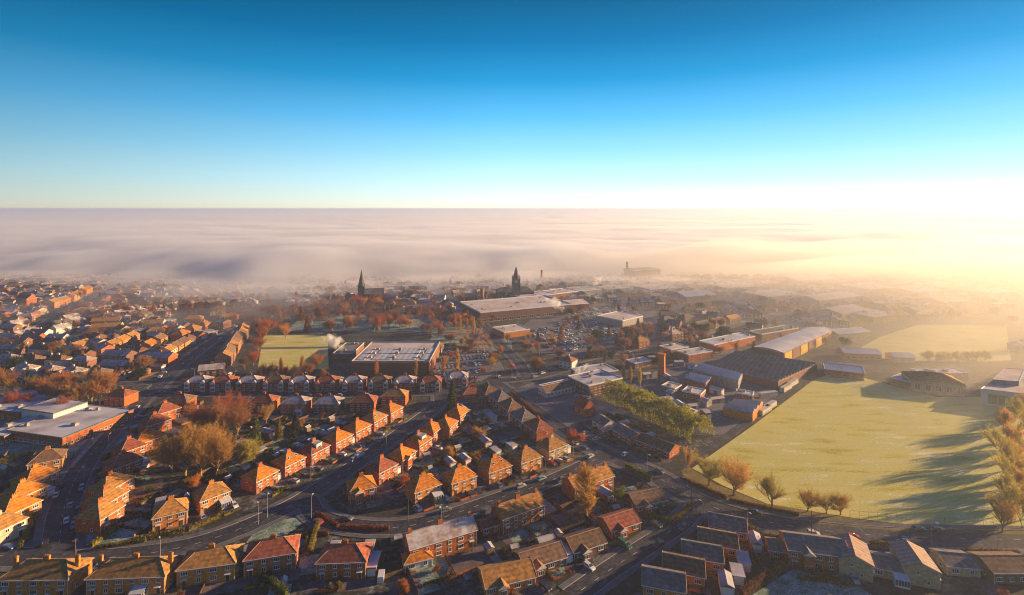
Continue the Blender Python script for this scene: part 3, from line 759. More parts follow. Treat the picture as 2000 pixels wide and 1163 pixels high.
def tree_template(kind, seed):
    rng = random.Random(seed*31+len(kind)); V = []; F = []; TV = []; TF = []
    root = empty({'bare': 'bare_tree', 'birch': 'birch_tree', 'poplar': 'poplar_tree', 'conifer': 'conifer_tree', 'bush': 'bush', 'green': 'evergreen_tree', 'thorn': 'bare_tree'}[kind])
    bark = BARK
    if kind == 'bare':
        m = MB(); m.bar((0,0,-0.2), (0,0,2.0), 0.42, 0, 7, 0.34); V = list(m.V); F = list(m.F)
        ns_ = 4 + seed % 2
        for k in range(ns_):
            an = math.tau*k/ns_ + rng.random(); ti = 0.12 if k == 0 else rng.uniform(.35, .6)
            grow(rng, V, F, TV, TF, Vector((0,0,1.9)), Vector((math.cos(an)*ti, math.sin(an)*ti, 1)), 6.2, 0.22, 3, 0.40, 0.8, 6, 1.5, 0.021)
    elif kind == 'thorn':
        for k in range(3):
            grow(rng, V, F, TV, TF, Vector((k*0.3-.3,0,-0.1)), Vector((rng.gauss(0,.35), rng.gauss(0,.35), 1)), 2.8, 0.17, 3, 0.50, 0.5, 6, 1.2, 0.022)
    elif kind == 'birch':
        bark = BARKW
        grow(rng, V, F, TV, TF, Vector((0,0,-0.2)), Vector((0,0,1)), 7.5, 0.17, 3, 0.34, 0.7, 17, 1.2, 0.028)
    elif kind == 'poplar':
        V_ = MB(); V_.bar((0,0,-0.2), (0,0,13), 0.35, 0, 6, 0.06); V = V_.V; F = V_.F
        for k in range(150):
            z = 0.8 + 12*(k/150); a = rng.random()*math.tau; rad = 1.5*math.sin(math.pi*min(1, (z/14.5))**0.75)+0.25
            p = Vector((0,0,z)); q = Vector((math.cos(a)*rad, math.sin(a)*rad, 2.6)); m = MB(); m.bar(p, p+q*0.9, 0.06, 0, 3, 0.02); i = len(V); V = V+m.V; F = F+[tuple(i+x for x in f) for f in m.F]
            for _ in range(34):
                t = rng.random()**0.8; c = p+q*t; e = (Vector((math.cos(a)*0.35, math.sin(a)*0.35, 1.0)) + Vector((rng.gauss(0,.35), rng.gauss(0,.35), rng.gauss(0,.2)))).normalized()*(0.5+rng.random()*0.8)
                w = e.cross(Vector((rng.gauss(0,1), rng.gauss(0,1), rng.gauss(0,1)))).normalized()*0.035; i = len(TV)
                TV.extend([tuple(c-w), tuple(c+w), tuple(c+e)]); TF.append((i, i+1, i+2))
    elif kind == 'conifer':
        m = MB(); m.bar((0,0,-0.2), (0,0,9), 0.22, 0, 6, 0.03); V = m.V; F = m.F
        def fn(r):
            z = 0.4 + 9.2*r.random()**1.2; a = r.random()*math.tau; rad = (1.9*(1-z/9.9)**0.75+0.1)*(1+0.25*noise.noise(Vector((math.cos(a)*1.5, math.sin(a)*1.5, z*0.8+seed))))*(1-0.35*r.random()**2)
            return Vector((math.cos(a)*rad, math.sin(a)*rad, z))
        TV, TF = leafcloud(fn, 2600, 0.24, None, rng)
    elif kind == 'green':
        grow(rng, V, F, [], [], Vector((0,0,-0.2)), Vector((0,0,1)), 2.6, 0.22, 2, 0.5, 0.5, 0, 1, 0.03)
        cs = [(Vector((rng.gauss(0,1.1), rng.gauss(0,1.1), 3.2+rng.random()*3)), 0.9+rng.random()*0.9) for _ in range(14)]
        def fn(r):
            c, rad = r.choice(cs); v = Vector((r.gauss(0,1), r.gauss(0,1), r.gauss(0,1))).normalized()*rad*(0.75+0.3*r.random()); return c+v
        TV, TF = leafcloud(fn, 2600, 0.22, None, rng)
    elif kind == 'bush':
        cs = [(Vector((rng.gauss(0,.55), rng.gauss(0,.55), 0.6+rng.random()*0.6)), 0.4+rng.random()*0.4) for _ in range(9)]
        m = MB(); m.bar((0,0,-0.1), (0,0,0.9), 0.07, 0, 5, 0.03); V = m.V; F = m.F
        def fn(r):
            c, rad = r.choice(cs); v = Vector((r.gauss(0,1), r.gauss(0,1), r.gauss(0,1))).normalized()*rad*(0.7+0.35*r.random()); return c+v
        TV, TF = leafcloud(fn, 620, 0.15, None, rng)
    reg(mesh_obj('trunk', V, F, [bark], root)); reg(mesh_obj('crown', TV, TF, [TW['brown']], root))
    TH[(kind, seed)] = max(v[2] for v in TV)
    return root
def tree(p, kind='bare', h=None, m=None, label='', group=None, seed=None, wide=1.0, cat=None):
    cl = {'thorn': 'bare'}.get(kind, kind); CNT[cl] = CNT.get(cl, 0) + 1
    if CNT[cl] > 296: return None
    nseed = {'bare': 4, 'birch': 3, 'poplar': 2, 'conifer': 2, 'bush': 3, 'green': 3, 'thorn': 3}[kind]
    s = random.randrange(nseed) if seed is None else seed % nseed
    first = (kind, s) not in TT
    if first: TT[(kind, s)] = tree_template(kind, s); t = TT[(kind, s)]
    else: t = copy_tree(TT[(kind, s)])
    H0 = TH[(kind, s)]; k = (h or H0)/H0; t.location = (p.x, p.y, 0); t.rotation_euler = (0, 0, random.random()*6.28); t.scale = (k*wide, k*wide, k)
    for c in kids(t):
        if c.name.startswith('crown') and m: setmat(c, m)
    return tag(t, label, cat or ('bush' if kind == 'bush' else 'tree'), group)

# ---- cars
CARP = {n: mat(n.replace(' ', '_') + '_car_paint', c, 0.3, 0.04, 0.8, spec=0.6) for n, c in (
    ('white', (0.72, 0.72, 0.72)), ('silver', (0.45, 0.46, 0.48)), ('grey', (0.16, 0.17, 0.18)), ('black', (0.025, 0.025, 0.03)),
    ('blue', (0.04, 0.10, 0.32)), ('red', (0.45, 0.03, 0.02)), ('pale blue', (0.25, 0.38, 0.50)), ('green', (0.04, 0.13, 0.08)))}
TYRE = mat('tyre_rubber', (0.02, 0.02, 0.02), 0.8, 0.1, 2.0); LAMPG = mat('headlight_glass', (0.7, 0.7, 0.68), 0.15, 0.03, 2.0, spec=0.8); TAIL = mat('tail_light_red', (0.4, 0.02, 0.02), 0.3, 0.03, 2.0)
RIM = mat('wheel_rim_alloy', (0.4, 0.4, 0.42), 0.35, 0.05, 2.0, metal=0.6)
def car_profile(van):
    if van == 'van':
        return [(-2.5,.35,.9),(-2.5,.9,.95),(-2.35,1.95,.88),(0.9,2.0,.88),(1.7,1.15,.9),(2.45,.95,.88),(2.5,.35,.85)], [(0.75,1.9),(1.65,1.18)]
    return [(-2.1,.32,.78),(-2.15,.75,.84),(-1.95,.98,.82),(-1.1,1.02,.84),(1.0,.98,.84),(1.9,.82,.80),(2.1,.62,.76),(2.1,.32,.74)], None
def car_template(kind, small):
    root = None if small else empty('van' if kind == 'van' else 'car')
    b = MB(); prof, _ = car_profile(kind)
    def loft(pr):
        n = len(pr); i = len(b.V)
        for s in (-1, 1):
            for x, z, y in pr: b.V.append((x, s*y, z))
        for k in range(n-1): b.F.append((i+k, i+n+k, i+n+k+1, i+k+1)); b.M.append(0)
        b.F.append((i, i+n-1, i+2*n-1, i+n)); b.M.append(0)
        b.F.append(tuple(i+k for k in range(n))); b.M.append(0); b.F.append(tuple(i+n+k for k in reversed(range(n)))); b.M.append(0)
    loft(prof)
    g = MB()
    if kind == 'car':
        # glasshouse tapering to the roof, glass with a painted roof panel on top
        lo = [(-1.75,.8),(1.05,.8)]; zl, zh = 0.98, 1.42
        q0 = [(-1.8,-.78,zl),(1.1,-.78,zl),(1.1,.78,zl),(-1.8,.78,zl)]; q1 = [(-1.35,-.6,zh),(0.35,-.6,zh),(0.35,.6,zh),(-1.35,.6,zh)]
        for k in range(4): g.face([q0[k], q0[(k+1)%4], q1[(k+1)%4], q1[k]])
        i = len(b.V); b.box(-1.38, 0.38, -0.62, 0.62, zh, zh+0.05)
        for s in (-1, 1):
            for a, c in (((-1.8,s*.79,zl),(-1.36,s*.61,zh)), ((-.45,s*.79,zl),(-.45,s*.61,zh)), ((1.1,s*.79,zl),(0.36,s*.61,zh))): b.bar(a, c, 0.045)
    else:
        g.face([(0.93,-.8,1.96),(1.69,-.82,1.2),(1.69,.82,1.2),(0.93,.8,1.96)]); g.face([(0.2,-.9,1.2),(1.3,-.905,1.2),(0.95,-.895,1.75),(0.2,-.895,1.75)]); g.face([(0.2,.9,1.2),(0.2,.895,1.75),(0.95,.895,1.75),(1.3,.905,1.2)])
    wh = []
    for x in (-1.35, 1.35):
        for s in (-1, 1):
            w = MB(); w.bar((x, s*.62, .33), (x, s*.86, .33), 0.33, 0, 12); w.bar((x, s*.80, .33), (x, s*.875, .33), 0.2, 1, 8); wh.append(w)
    hl = []
    xf = 2.11 if kind == 'car' else 2.5
    for s in (-1, 1): hl.append(MB().box(xf-0.12, xf+0.02, s*.55-.18, s*.55+.18, .58, .74))
    tl = []
    for s in (-1, 1): tl.append(MB().box(-xf-0.03, -xf+0.1, s*.62-.14, s*.62+.14, .7, .88))
    if small:
        a = MB()
        for mb, ms in [(b, 0), (g, 1)] + [(w, 2) for w in wh]:
            i = len(a.V); a.V += mb.V; a.F += [tuple(i+q for q in f) for f in mb.F]; a.M += [ms]*len(mb.F)
        o = a.build('car' if kind != 'van' else 'van', [CARP['white'], GLASS, TYRE]); return o
    part(b, 'body', [CARP['white']], root); part(g, 'window', [GLASS], root)
    for w in wh: part(w, 'wheel', [TYRE, RIM], root)
    for x in hl: part(x, 'headlight', [LAMPG], root)
    for x in tl: part(x, 'tail_light', [TAIL], root)
    return root
CT = {}
def car(p, ang, colour='white', kind='car', small=False, label='', group=None):
    key = (kind, small)
    if key not in CT: CT[key] = car_template(kind, small); t = CT[key]
    else: t = copy_tree(CT[key])
    if small: setmat(t, CARP[colour])
    else:
        for c in kids(t):
            if c.name.startswith('body'): setmat(c, CARP[colour])
    t.location = (p.x, p.y, p.z if p.z else 0.05); t.rotation_euler = (0, 0, ang)
    OCC.append((p.x, p.y, 2.2))
    return tag(t, label, 'van' if kind == 'van' else 'car', group)

# ---- street lamps, poles
POLE = mat('galvanised_steel', (0.42, 0.42, 0.43), 0.5, 0.08, 1.0, metal=0.3); LHEAD = mat('lamp_head_white', (0.75, 0.75, 0.74), 0.4, 0.04, 1.0)
WPOLE = mat('telegraph_pole_wood', (0.14, 0.10, 0.07), 0.9, 0.2, 1.5)
LT = {}
def lamp(px, py, label, h=8.0, ang=0.0, group='street lamps along the roads'):
    p = G(px, py)
    if 'l' not in LT:
        t = empty('street_lamp'); LT['l'] = t
        part(MB().bar((0,0,0), (0,0,1.4), 0.11, 0, 8, 0.1), 'base', [POLE], t); part(MB().bar((0,0,1.4), (0,0,7.9), 0.08, 0, 8, 0.055), 'pole', [POLE], t)
        part(MB().bar((0,0,7.85), (1.1,0,8.15), 0.045, 0, 6), 'arm', [POLE], t); part(MB().box(0.9, 1.75, -0.17, 0.17, 8.08, 8.26), 'lamp_head', [LHEAD], t)
    else: t = copy_tree(LT['l'])
    t.location = (p.x, p.y, 0.1); t.rotation_euler = (0, 0, ang); t.scale = (1, 1, h/8.0)
    return tag(t, label, 'street lamp', group)
def telegraph(px, py, label, h=9.0):
    p = G(px, py)
    if 't' not in LT:
        t = empty('telegraph_pole'); LT['t'] = t
        part(MB().bar((0,0,0), (0,0,9), 0.15, 0, 8, 0.11), 'pole', [WPOLE], t)
        for z in (8.2, 8.6): part(MB().box(-0.7, 0.7, -0.06, 0.06, z, z+0.1), 'crossarm', [WPOLE], t)
    else: t = copy_tree(LT['t'])
    t.location = (p.x, p.y, 0.02); t.rotation_euler = (0, 0, random.random()*3); t.scale = (1, 1, h/9)
    return tag(t, label, 'telegraph pole', 'telegraph poles standing among the streets')

# ---- sheds, garages, greenhouses
_SH = {}
def shed(p, rz, kind='shed', label='', wall=None, roof=None, group=None, s=1.0):
    if kind not in _SH:
        nm = {'shed': 'garden_shed', 'garage': 'garage', 'flat': 'garage', 'glass': 'greenhouse'}[kind]; t = empty(nm)
        if kind == 'shed':
            part(MB().box(-1.2, 1.2, -1, 1, 0, 2.0), 'wall', [SHEDW], t); part(roof_mesh('gable', 2.4, 2.0, 2.0, 0.55, 0.15), 'roof', [FLATROOF, FLATROOF, SHEDW], t)
            part(MB().box(-0.4, 0.4, -1.04, -1.0, 0.05, 1.8), 'door', [SHEDW], t)
        elif kind == 'garage':
            part(MB().box(-1.6, 1.6, -2.8, 2.8, 0, 2.3), 'wall', [BRICK], t)
            r = part(roof_mesh('gable', 5.6, 3.2, 2.3, 0.8, 0.15), 'roof', [FLATROOF, FLATROOF, BRICK], t); r.rotation_euler = (0, 0, math.pi/2)
            garage_door(t, 0, -2.8, 0, 2.5)
        elif kind == 'flat':
            part(MB().box(-1.5, 1.5, -2.6, 2.6, 0, 2.25), 'wall', [CONC], t); part(MB().box(-1.65, 1.65, -2.75, 2.75, 2.25, 2.42), 'roof', [FLATROOF], t); garage_door(t, 0, -2.6, 0, 2.4)
        else:
            f = MB()
            for x in (-1, 0, 1):
                for y in (-0.9, 0.9): f.bar((x,y,0), (x,y,1.5), 0.04)
                f.bar((x,-.9,1.5), (x,0,2.15), 0.04); f.bar((x,.9,1.5), (x,0,2.15), 0.04)
            f.bar((-1,0,2.15), (1,0,2.15), 0.05); f.bar((-1,-.9,1.5), (1,-.9,1.5), 0.04); f.bar((-1,.9,1.5), (1,.9,1.5), 0.04)
            part(f, 'frame', [WHITE], t)
            g = MB(); g.face([(-1,-.88,0),(1,-.88,0),(1,-.88,1.5),(-1,-.88,1.5)]); g.face([(-1,.88,0),(-1,.88,1.5),(1,.88,1.5),(1,.88,0)])
            g.face([(-1,-.88,1.5),(1,-.88,1.5),(1,0,2.12),(-1,0,2.12)]); g.face([(-1,.88,1.5),(-1,0,2.12),(1,0,2.12),(1,.88,1.5)])
            for x in (-0.98, 0.98): g.face([(x,-.88,0),(x,.88,0),(x,.88,1.5),(x,0,2.12),(x,-.88,1.5)])
            part(g, 'glazing', [mat('greenhouse_glass', (0.35, 0.42, 0.46), 0.2, 0.1, 1.0, spec=0.7)], t)
        _SH[kind] = t
    else: t = copy_tree(_SH[kind])
    t.location = (p.x, p.y, 0.02); t.rotation_euler = (0, 0, rz); t.scale = (s, s, s)
    for c in kids(t):
        if c.name.startswith('wall') and wall: setmat(c, wall)
        if c.name.startswith('roof') and roof: setmat(c, roof)
    OCC.append((p.x, p.y, 2.4 if kind in ('garage', 'flat') else 1.6))
    return tag(t, label, {'shed': 'shed', 'garage': 'garage', 'flat': 'garage', 'glass': 'greenhouse'}[kind], group)
# ------------------------------------------------------------------ gardens
rg = random.Random(11)
CARC = ['white', 'silver', 'grey', 'black', 'blue', 'silver', 'white', 'red', 'pale blue', 'grey']
FMID = []
def safe_fence(c, rz, a, b, h, label, m=None, cat='fence', name='garden_fence', hed=False):
    A, B = loc2w(c, rz, *a), loc2w(c, rz, *b); M = (A+B)/2
    for t in (0, .25, .5, .75, 1):
        if on_road(A.lerp(B, t), 0.6): return
    for t in (0.15, .5, .85):
        q = A.lerp(B, t)
        if not free(q, 0.1): return
    if any((M.x-q[0])**2 + (M.y-q[1])**2 < 2.2 for q in FMID): return
    FMID.append((M.x, M.y))
    if hed: return hedge(A, B, h, 0.9, m, label, 'garden hedges')
    return fence(A, B, h, label, m, cat, name, 'garden fences and walls')
def garden(t, short, front=6.0, back=11.0, side=1.6, sheds=2, cars=0.5, hedges=0.4, bushes=2, lamps=0, drive_side=None, trees=0.15):
    c = t.location.copy(); rz = t.rotation_euler.z; w, d = t['_w'], t['_d']; X = w/2+side
    def ok(x, y, ex=0.3):
        p = loc2w(c, rz, x, y); return not on_road(p, ex)
    # front
    while front > 2 and not (ok(-X, -d/2-front, 2.0) and ok(X, -d/2-front, 2.0) and ok(0, -d/2-front, 2.0)): front -= 0.5
    if front > 2:
        for s, nm in ((-1, 'left'), (1, 'right')):
            dr = rg.random() < 0.5
            patch(c, rz, *( (-X, -0.15) if s < 0 else (0.15, X)), -d/2-front, -d/2, 'drive' if dr else 'lawn')
            if not dr: patch(c, rz, *((-X, -X+2.6) if s < 0 else (X-2.6, X)), -d/2-front, -d/2, 'drive')
            if rg.random() < cars and front > 4:
                x = s*(X-1.4); q = loc2w(c, rz, x, -d/2-front+2.6 if front < 6 else -d/2-3.4)
                if free(q, 1.5) and not on_road(q, 0.5):
                    cc = rg.choice(CARC); car(q, rz+math.pi/2*(1 if rg.random() < .5 else -1), cc, 'car', False, f'{cc} car on the {nm} driveway of {short}', 'cars on house driveways')
            if rg.random() < 0.6:
                hd = rg.random() < hedges
                safe_fence(c, rz, ((-X+2.8) if s < 0 else 0.3, -d/2-front), (-0.3 if s < 0 else X-2.8, -d/2-front), 1.1 if hd else 0.8,
                           f'low {"clipped hedge" if hd else "brick wall"} {nm} front of {short}', LF_HEDGE if hd else BRICK, 'wall', 'garden_wall', hd)
        safe_fence(c, rz, (0, -d/2-front), (0, -d/2-0.4), 1.0, f'low divider in front of {short}', LF_BROWN, hed=rg.random() < hedges)
        for k in range(bushes):
            x = rg.uniform(-X, X); y = -d/2 - rg.uniform(0.8, front-0.5); q = loc2w(c, rz, x, y)
            if free(q, 0.8): tree(q, 'bush', rg.uniform(0.9, 2.0), rg.choice([LF_HEDGE, LF_RUST, LF_GREEN, LF_GOLD, LF_BROWN]), f'small garden bush before {short}', f'bushes in the front garden of {short}'); OCC.append((q.x, q.y, 0.8))
    # back
    bk = back
    def clear(y):
        for x in (-X*0.7, 0, X*0.7):
            q = loc2w(c, rz, x, d/2+y)
            if on_road(q, 2.5) or not free(q, 0.8): return False
        return True
    y = 1.5; bk = 0
    while y <= back and clear(y): bk = y; y += 1.0
    if bk > 3:
        for s, nm in ((-1, 'left'), (1, 'right')):
            xa, xb = (-X, -0.1) if s < 0 else (0.1, X)
            patch(c, rz, xa, xb, d/2, d/2+2.5, 'drive')
            if rg.random() < 0.75: patch(c, rz, xa+0.5, xb-0.5, d/2+2.5, d/2+bk, 'lawn')
            if rg.random() < sheds*0.42 and bk > 5:
                kd = rg.choice(['shed', 'shed', 'garage', 'flat', 'glass']); q = loc2w(c, rz, s*X*0.62, d/2+bk-(2.0 if kd in ('shed', 'glass') else 3.2))
                if free(q, 1.8): shed(q, rz + (0 if rg.random() < .7 else math.pi/2), kd, f'{ {"shed":"timber shed","garage":"pitched garage","flat":"flat garage","glass":"greenhouse"}[kd]} on the {nm} behind {short}')
            for k in range(rg.randrange(bushes+1)):
                q = loc2w(c, rz, rg.uniform(xa, xb), d/2+rg.uniform(2, bk))
                if free(q, 1.0):
                    tree(q, 'bush', rg.uniform(1.0, 2.8), rg.choice([LF_HEDGE, LF_RUST, LF_GREEN, LF_DARK, LF_BROWN]), f'garden bush on the {nm} behind {short}', f'bushes in the back garden of {short}'); OCC.append((q.x, q.y, 1.0))
            if rg.random() < trees and bk > 5:
                q = loc2w(c, rz, rg.uniform(xa, xb), d/2+bk*0.8)
                if free(q, 1.4):
                    kd = rg.choice(['thorn', 'thorn', 'conifer', 'green']); tree(q, kd, rg.uniform(4, 7), rg.choice([TW['brown'], TW['gold'], TW['rust']]) if kd == 'thorn' else rg.choice([LF_DARK, LF_GREEN, LF_GOLD]), f'small tree on the {nm} behind {short}', f'small trees in the back garden of {short}'); OCC.append((q.x, q.y, 1.4))
        for nm, a, b in (('left side', (-X, d/2+0.3), (-X, d/2+bk)), ('middle', (0, d/2+0.3), (0, d/2+bk)), ('right side', (X, d/2+0.3), (X, d/2+bk)), ('rear', (-X, d/2+bk), (X, d/2+bk))):
            hd = rg.random() < hedges*0.4
            safe_fence(c, rz, a, b, 1.7, f'{nm} {"hedge" if hd else "board fence"} behind {short}', LF_HEDGE if hd else None, hed=hd)

# (left foot px, right foot px) of each front wall
ROWA = [((291,1043),(372,1022)), ((382,1010),(458,980)), ((499,967),(545,941)), ((553,938),(600,913)), ((605,912),(647,889)), ((655,887),(690,868)),
        ((694,865),(726,848)), ((728,846),(759,828)), ((760,828),(790,811))]
for i, (a, b) in enumerate(ROWA):
    o = ['c', 'cv', 'cx', 'ck', 'cw', 'cx', 'c', 'ck', 'c'][i]
    t = house(a, b, w=10.0, d=8.6, h=4.7, rh=3.1, opt=o, wall=BRICKO if i < 2 else BRICK, roof=[T_TAN, T_TAN, T_ORANGE, T_ORANGE, T_RED, T_ORANGE, T_ORANGE, T_TAN, T_ORANGE][i],
              label=f'{ORD[i+1]} hipped brick semi from the bottom-left, along the curving road\'s upper side', group='hipped brick semis along the curving road')
    garden(t, f'{ORD[i+1]} semi up the curving road\'s upper side', 7, 12, cars=0.5)
ROWB = [((684,988),(735,975)), ((741,948),(776,929)), ((787,922),(812,903)), ((820,892),(843,876)), ((850,864),(864,853)), ((879,856),(893,842)), ((896,834),(919,817))]
for i, (a, b) in enumerate(ROWB):
    t = house(a, b, w=9.6, d=8.6, h=4.7, rh=3.1, opt=['pc','cx','cp','cw','c','c','c'][i], wall=BRICK, roof=T_ORANGE if i != 1 else T_RED,
              label=f'{ORD[i+1]} orange-roofed house from the corner, on the curving road\'s lower side', group='brick houses on the lower side of the curving road')
    garden(t, f'{ORD[i+1]} house on the curving road\'s lower side', 9 if i else 6, 5, cars=0.1, sheds=1)
ROWC = [((806,990),(866,968)), ((876,972),(937,951)), ((951,949),(1003,930)), ((1013,930),(1064,911)), ((1068,905),(1113,887))]
for i, (a, b) in enumerate(ROWC):
    t = house(a, b, w=11, d=8.8, h=4.7, rh=3.1, opt=['cv', 'c', 'ck', 'c', 'cx'][i], wall=BRICKO if i < 3 else BUFF if i == 4 else BRICKO, roof=[T_ORANGE, T_ORANGE, T_ORANGE, T_TAN, T_TAN][i],
              label=f'{ORD[i+1]} hipped semi from the left along the loop road, facing its hedges', group='hipped semis along the loop road')
    garden(t, f'{ORD[i+1]} semi on the loop road', 6, 16, cars=0.5, sheds=2, trees=0.3)
ROWD = [((1025,849),(1046,865)), ((997,828),(1018,844)), ((974,808),(992,822)), ((955,790),(972,803)), ((930,776),(948,788))]
for i, (a, b) in enumerate(ROWD):
    t = house(a, b, w=12, d=9.0, h=5.2, rh=3.4, opt='cr', wall=BRICKD if i else BRICK, roof=[T_RED, T_SLATE, T_BROWN, T_SLATE, T_BROWN][i],
              label=f'{ORD[i+1]} dark-walled semi up the left side of the diagonal main road, from the bottom', group='dark semis left of the diagonal main road')
    garden(t, f'{ORD[i+1]} dark semi beside the diagonal road', 14, 4, cars=0.0, sheds=2)
# bay fronted semis above the crossroad, left to right
XS = [381, 431, 482, 534, 584, 635, 689, 739, 789, 840, 893]
for i, x in enumerate(XS):
    y = 766 if x < 860 else 757
    t = house((x-20, y), (x+20, y-1), name='semi_detached_house', w=13, d=9.5, h=5.4, rh=3.0, opt='cbr' if i % 3 != 2 else 'cb', wall=BRICKD if i % 2 else BRICK, roof=[T_FROST, T_RED, T_FROST, T_BROWN][i % 4], lod=1,
              label=f'{ORD[i+1]} bay-fronted semi from the left in the row above the crossing street', group='bay-fronted semis above the crossing street')
    garden(t, f'{ORD[i+1]} bay-fronted semi above the crossing street', 7, 9, cars=0.55, sheds=1)
XS = [(340,805,4), (508,806,4), (572,809,4), (637,809,4), (706,806,4), (768,794,3)]
for i, (x, y, q) in enumerate(XS):
    t = house((x-23, y), (x+23, y), w=13.5, d=9.0, h=5.2, rh=3.0, opt='c' + ('v' if i in (1, 2) else ''), wall=BRICK if i != 3 else BRICKD, roof=[T_BROWN, T_RED, T_FROST, T_FROST, T_RED, T_TAN][i], lod=1,
              label=f'{ORD[i+1]} semi from the left in the row just below the crossing street, seen from behind', group='semis just below the crossing street')
    garden(t, f'{ORD[i+1]} semi just below the crossing street', 9, 4, cars=0.2, sheds=2, trees=0.3)
# cottages along the right side of the left avenue: (front left foot, front right foot); they face lower right
ROWG = [((207,1030),(232,1030),9,10,T_TAN), ((215,1003),(238,998),10,9,T_TAN), ((222,975),(248,970),12,9,T_TAN), ((238,935),(262,925),11,9,T_RED), ((250,905),(272,894),10,9,T_RED), ((285,888),(305,876),12,9,T_ORANGE), ((300,850),(322,842),11,9,T_RED), ((322,826),(340,818),11,9,T_RED)]
for i, (a, b, w, d, rf) in enumerate(ROWG):
    A, B = G(*a), G(*b); c = (A+B)/2; u = Vector((0.52, 0.85, 0)) if i > 2 else Vector((0.16, 0.98, 0))
    t = house(None, None, world=(c-u*w/2, c+u*w/2), w=w, d=d, h=5.0, rh=3.3, opt='c' + ('x' if i == 3 else ''), wall=BRICK, roof=rf,
              label=f'{ORD[i+1]} brick house up the right side of the left-hand avenue, counted from the junction', group='brick houses right of the left-hand avenue')
    garden(t, f'{ORD[i+1]} house right of the left-hand avenue', 12, 7, cars=0.0, sheds=2)
ROWH = [((88,926),16,T_BROWN), ((84,957),14,T_ORANGE), ((60,990),14,T_ORANGE), ((45,1022),12,T_ORANGE), ((14,1060),13,T_TAN)]
for i, (a, w, rf) in enumerate(ROWH):
    c = G(*a); u = Vector((0.30, 0.95, 0)) if i else Vector((0.8, 0.5, 0))
    t = house(None, None, world=(c-u*5.5, c+u*5.5), w=11, d=9, h=5.0, rh=3.3, opt='c' + ('x' if i == 2 else ''), wall=CREAM if i == 4 else BRICKO, roof=rf,
              label=f'{ORD[i+1]} hipped house from the top down the left side of the left-hand avenue', group='hipped houses left of the left-hand avenue')
    garden(t, f'{ORD[i+1]} house left of the left-hand avenue', 8, 6, cars=0.4, sheds=1)
ROWI = [((2,1168),(128,1166),19.5,T_TAN,'ce'), ((172,1166),(318,1160),21.5,T_TAN,'cev'), ((352,1148),(452,1134),15.5,T_TAN,'c'), ((480,1128),(574,1112),14.5,T_RED,'c'), ((612,1134),(720,1130),14.5,T_RED,'cx')]
for i, (a, b, w, rf, o) in enumerate(ROWI):
    t = house(a, b, w=w, d=8.5, h=5.0, rh=2.8, opt=o, wall=BRICKO if i < 3 else BRICK, roof=rf, name='terraced_houses' if i < 2 else 'semi_detached_house',
              label=['long hipped brick block with two chimneys in the bottom-left corner', 'long hipped brick block with a conservatory at the bottom left of the junction', 'hipped brick semi right of the conservatory block on the bottom edge',
                     'brown-roofed brick semi beside the long dark hedge at the bottom', 'dark red-roofed semi with a side extension at the bottom centre-left'][i], group='brick blocks below the bottom-left road')
    garden(t, ['the bottom-left corner block', 'the conservatory block', 'the semi right of the conservatory block', 'the brown-roofed semi at the bottom', 'the dark red-roofed semi at the bottom'][i], 5, 7, cars=0.1, sheds=2)
# gabled terraces at the lower centre
for i, (a, b, w, rf, nm, lb) in enumerate([
        ((800,1108),(932,1066),22,T_FROST,'cet', 'long brown gabled terrace with white windows at the lower centre, below the loop road'),
        ((975,1048),(1070,1012),17,T_TAN,'ce', 'tan gabled terrace with a steaming chimney at the lower centre'),
        ((1105,990),(1215,950),19,T_TAN,'ces', 'tan gabled terrace behind the tall golden poplar')]):
    t = house(a, b, name='terraced_houses', kind='gable', w=w, d=8.5, h=5.2, rh=2.7, opt=nm, wall=BRICK, roof=rf, label=lb, group='gabled terraces below the loop road')
    garden(t, ['the brown gabled terrace', 'the steaming gabled terrace', 'the terrace behind the poplar'][i], 10, 7, cars=0, sheds=2)
t = house((790,1120),(845,1106), name='garden_room', kind='hip', w=8.5, d=5, h=2.6, rh=1.4, opt='', wall=RENDER, roof=T_ORANGE, lod=0, label='white-walled sun room with an orange roof joined to the brown gabled terrace', cat='garden room')
t = house((945,1048),(975,1040), name='house_annex', kind='gable', w=6, d=5, h=2.6, rh=1.3, opt='', wall=BRICK, roof=T_RED, lod=0, label='low red-roofed annex at the left end of the steaming terrace', cat='annex')
# bungalows left of the bottom-right side road
for i, (a, b, w, d, rf, wl, o, lb) in enumerate([
        ((1238,1006),(1308,990),13,9,T_BROWN,BRICKD,'p','corner bungalow with a brown cross roof behind the L-shaped hedge'),
        ((1190,1056),(1255,1034),12,8.5,T_RED,BRICK,'p','reddish-roofed bungalow with a white porch, next below the corner bungalow'),
        ((1120,1098),(1185,1076),12,8.5,T_BROWN,BRICKD,'p','brown-roofed bungalow between the porch bungalow and the white car'),
        ((1022,1132),(1110,1104),14,8.5,T_BROWN,BRICKD,'px','long brown-roofed bungalow beside the white car on its drive'),
        ((945,1170),(1050,1144),15,9,T_TAN,BRICKO,'p','tan-roofed bungalow on the bottom edge near the centre')]):
    t = house(a, b, name='bungalow', kind='gable', w=w, d=d, h=2.7, rh=2.3, opt=o, wall=wl, roof=rf, label=lb, group='bungalows left of the bottom side road')
    garden(t, ['the corner bungalow','the reddish bungalow','the middle bungalow','the bungalow beside the white car','the bottom-edge bungalow'][i], 6, 6, cars=0.35, sheds=2, hedges=0.7)
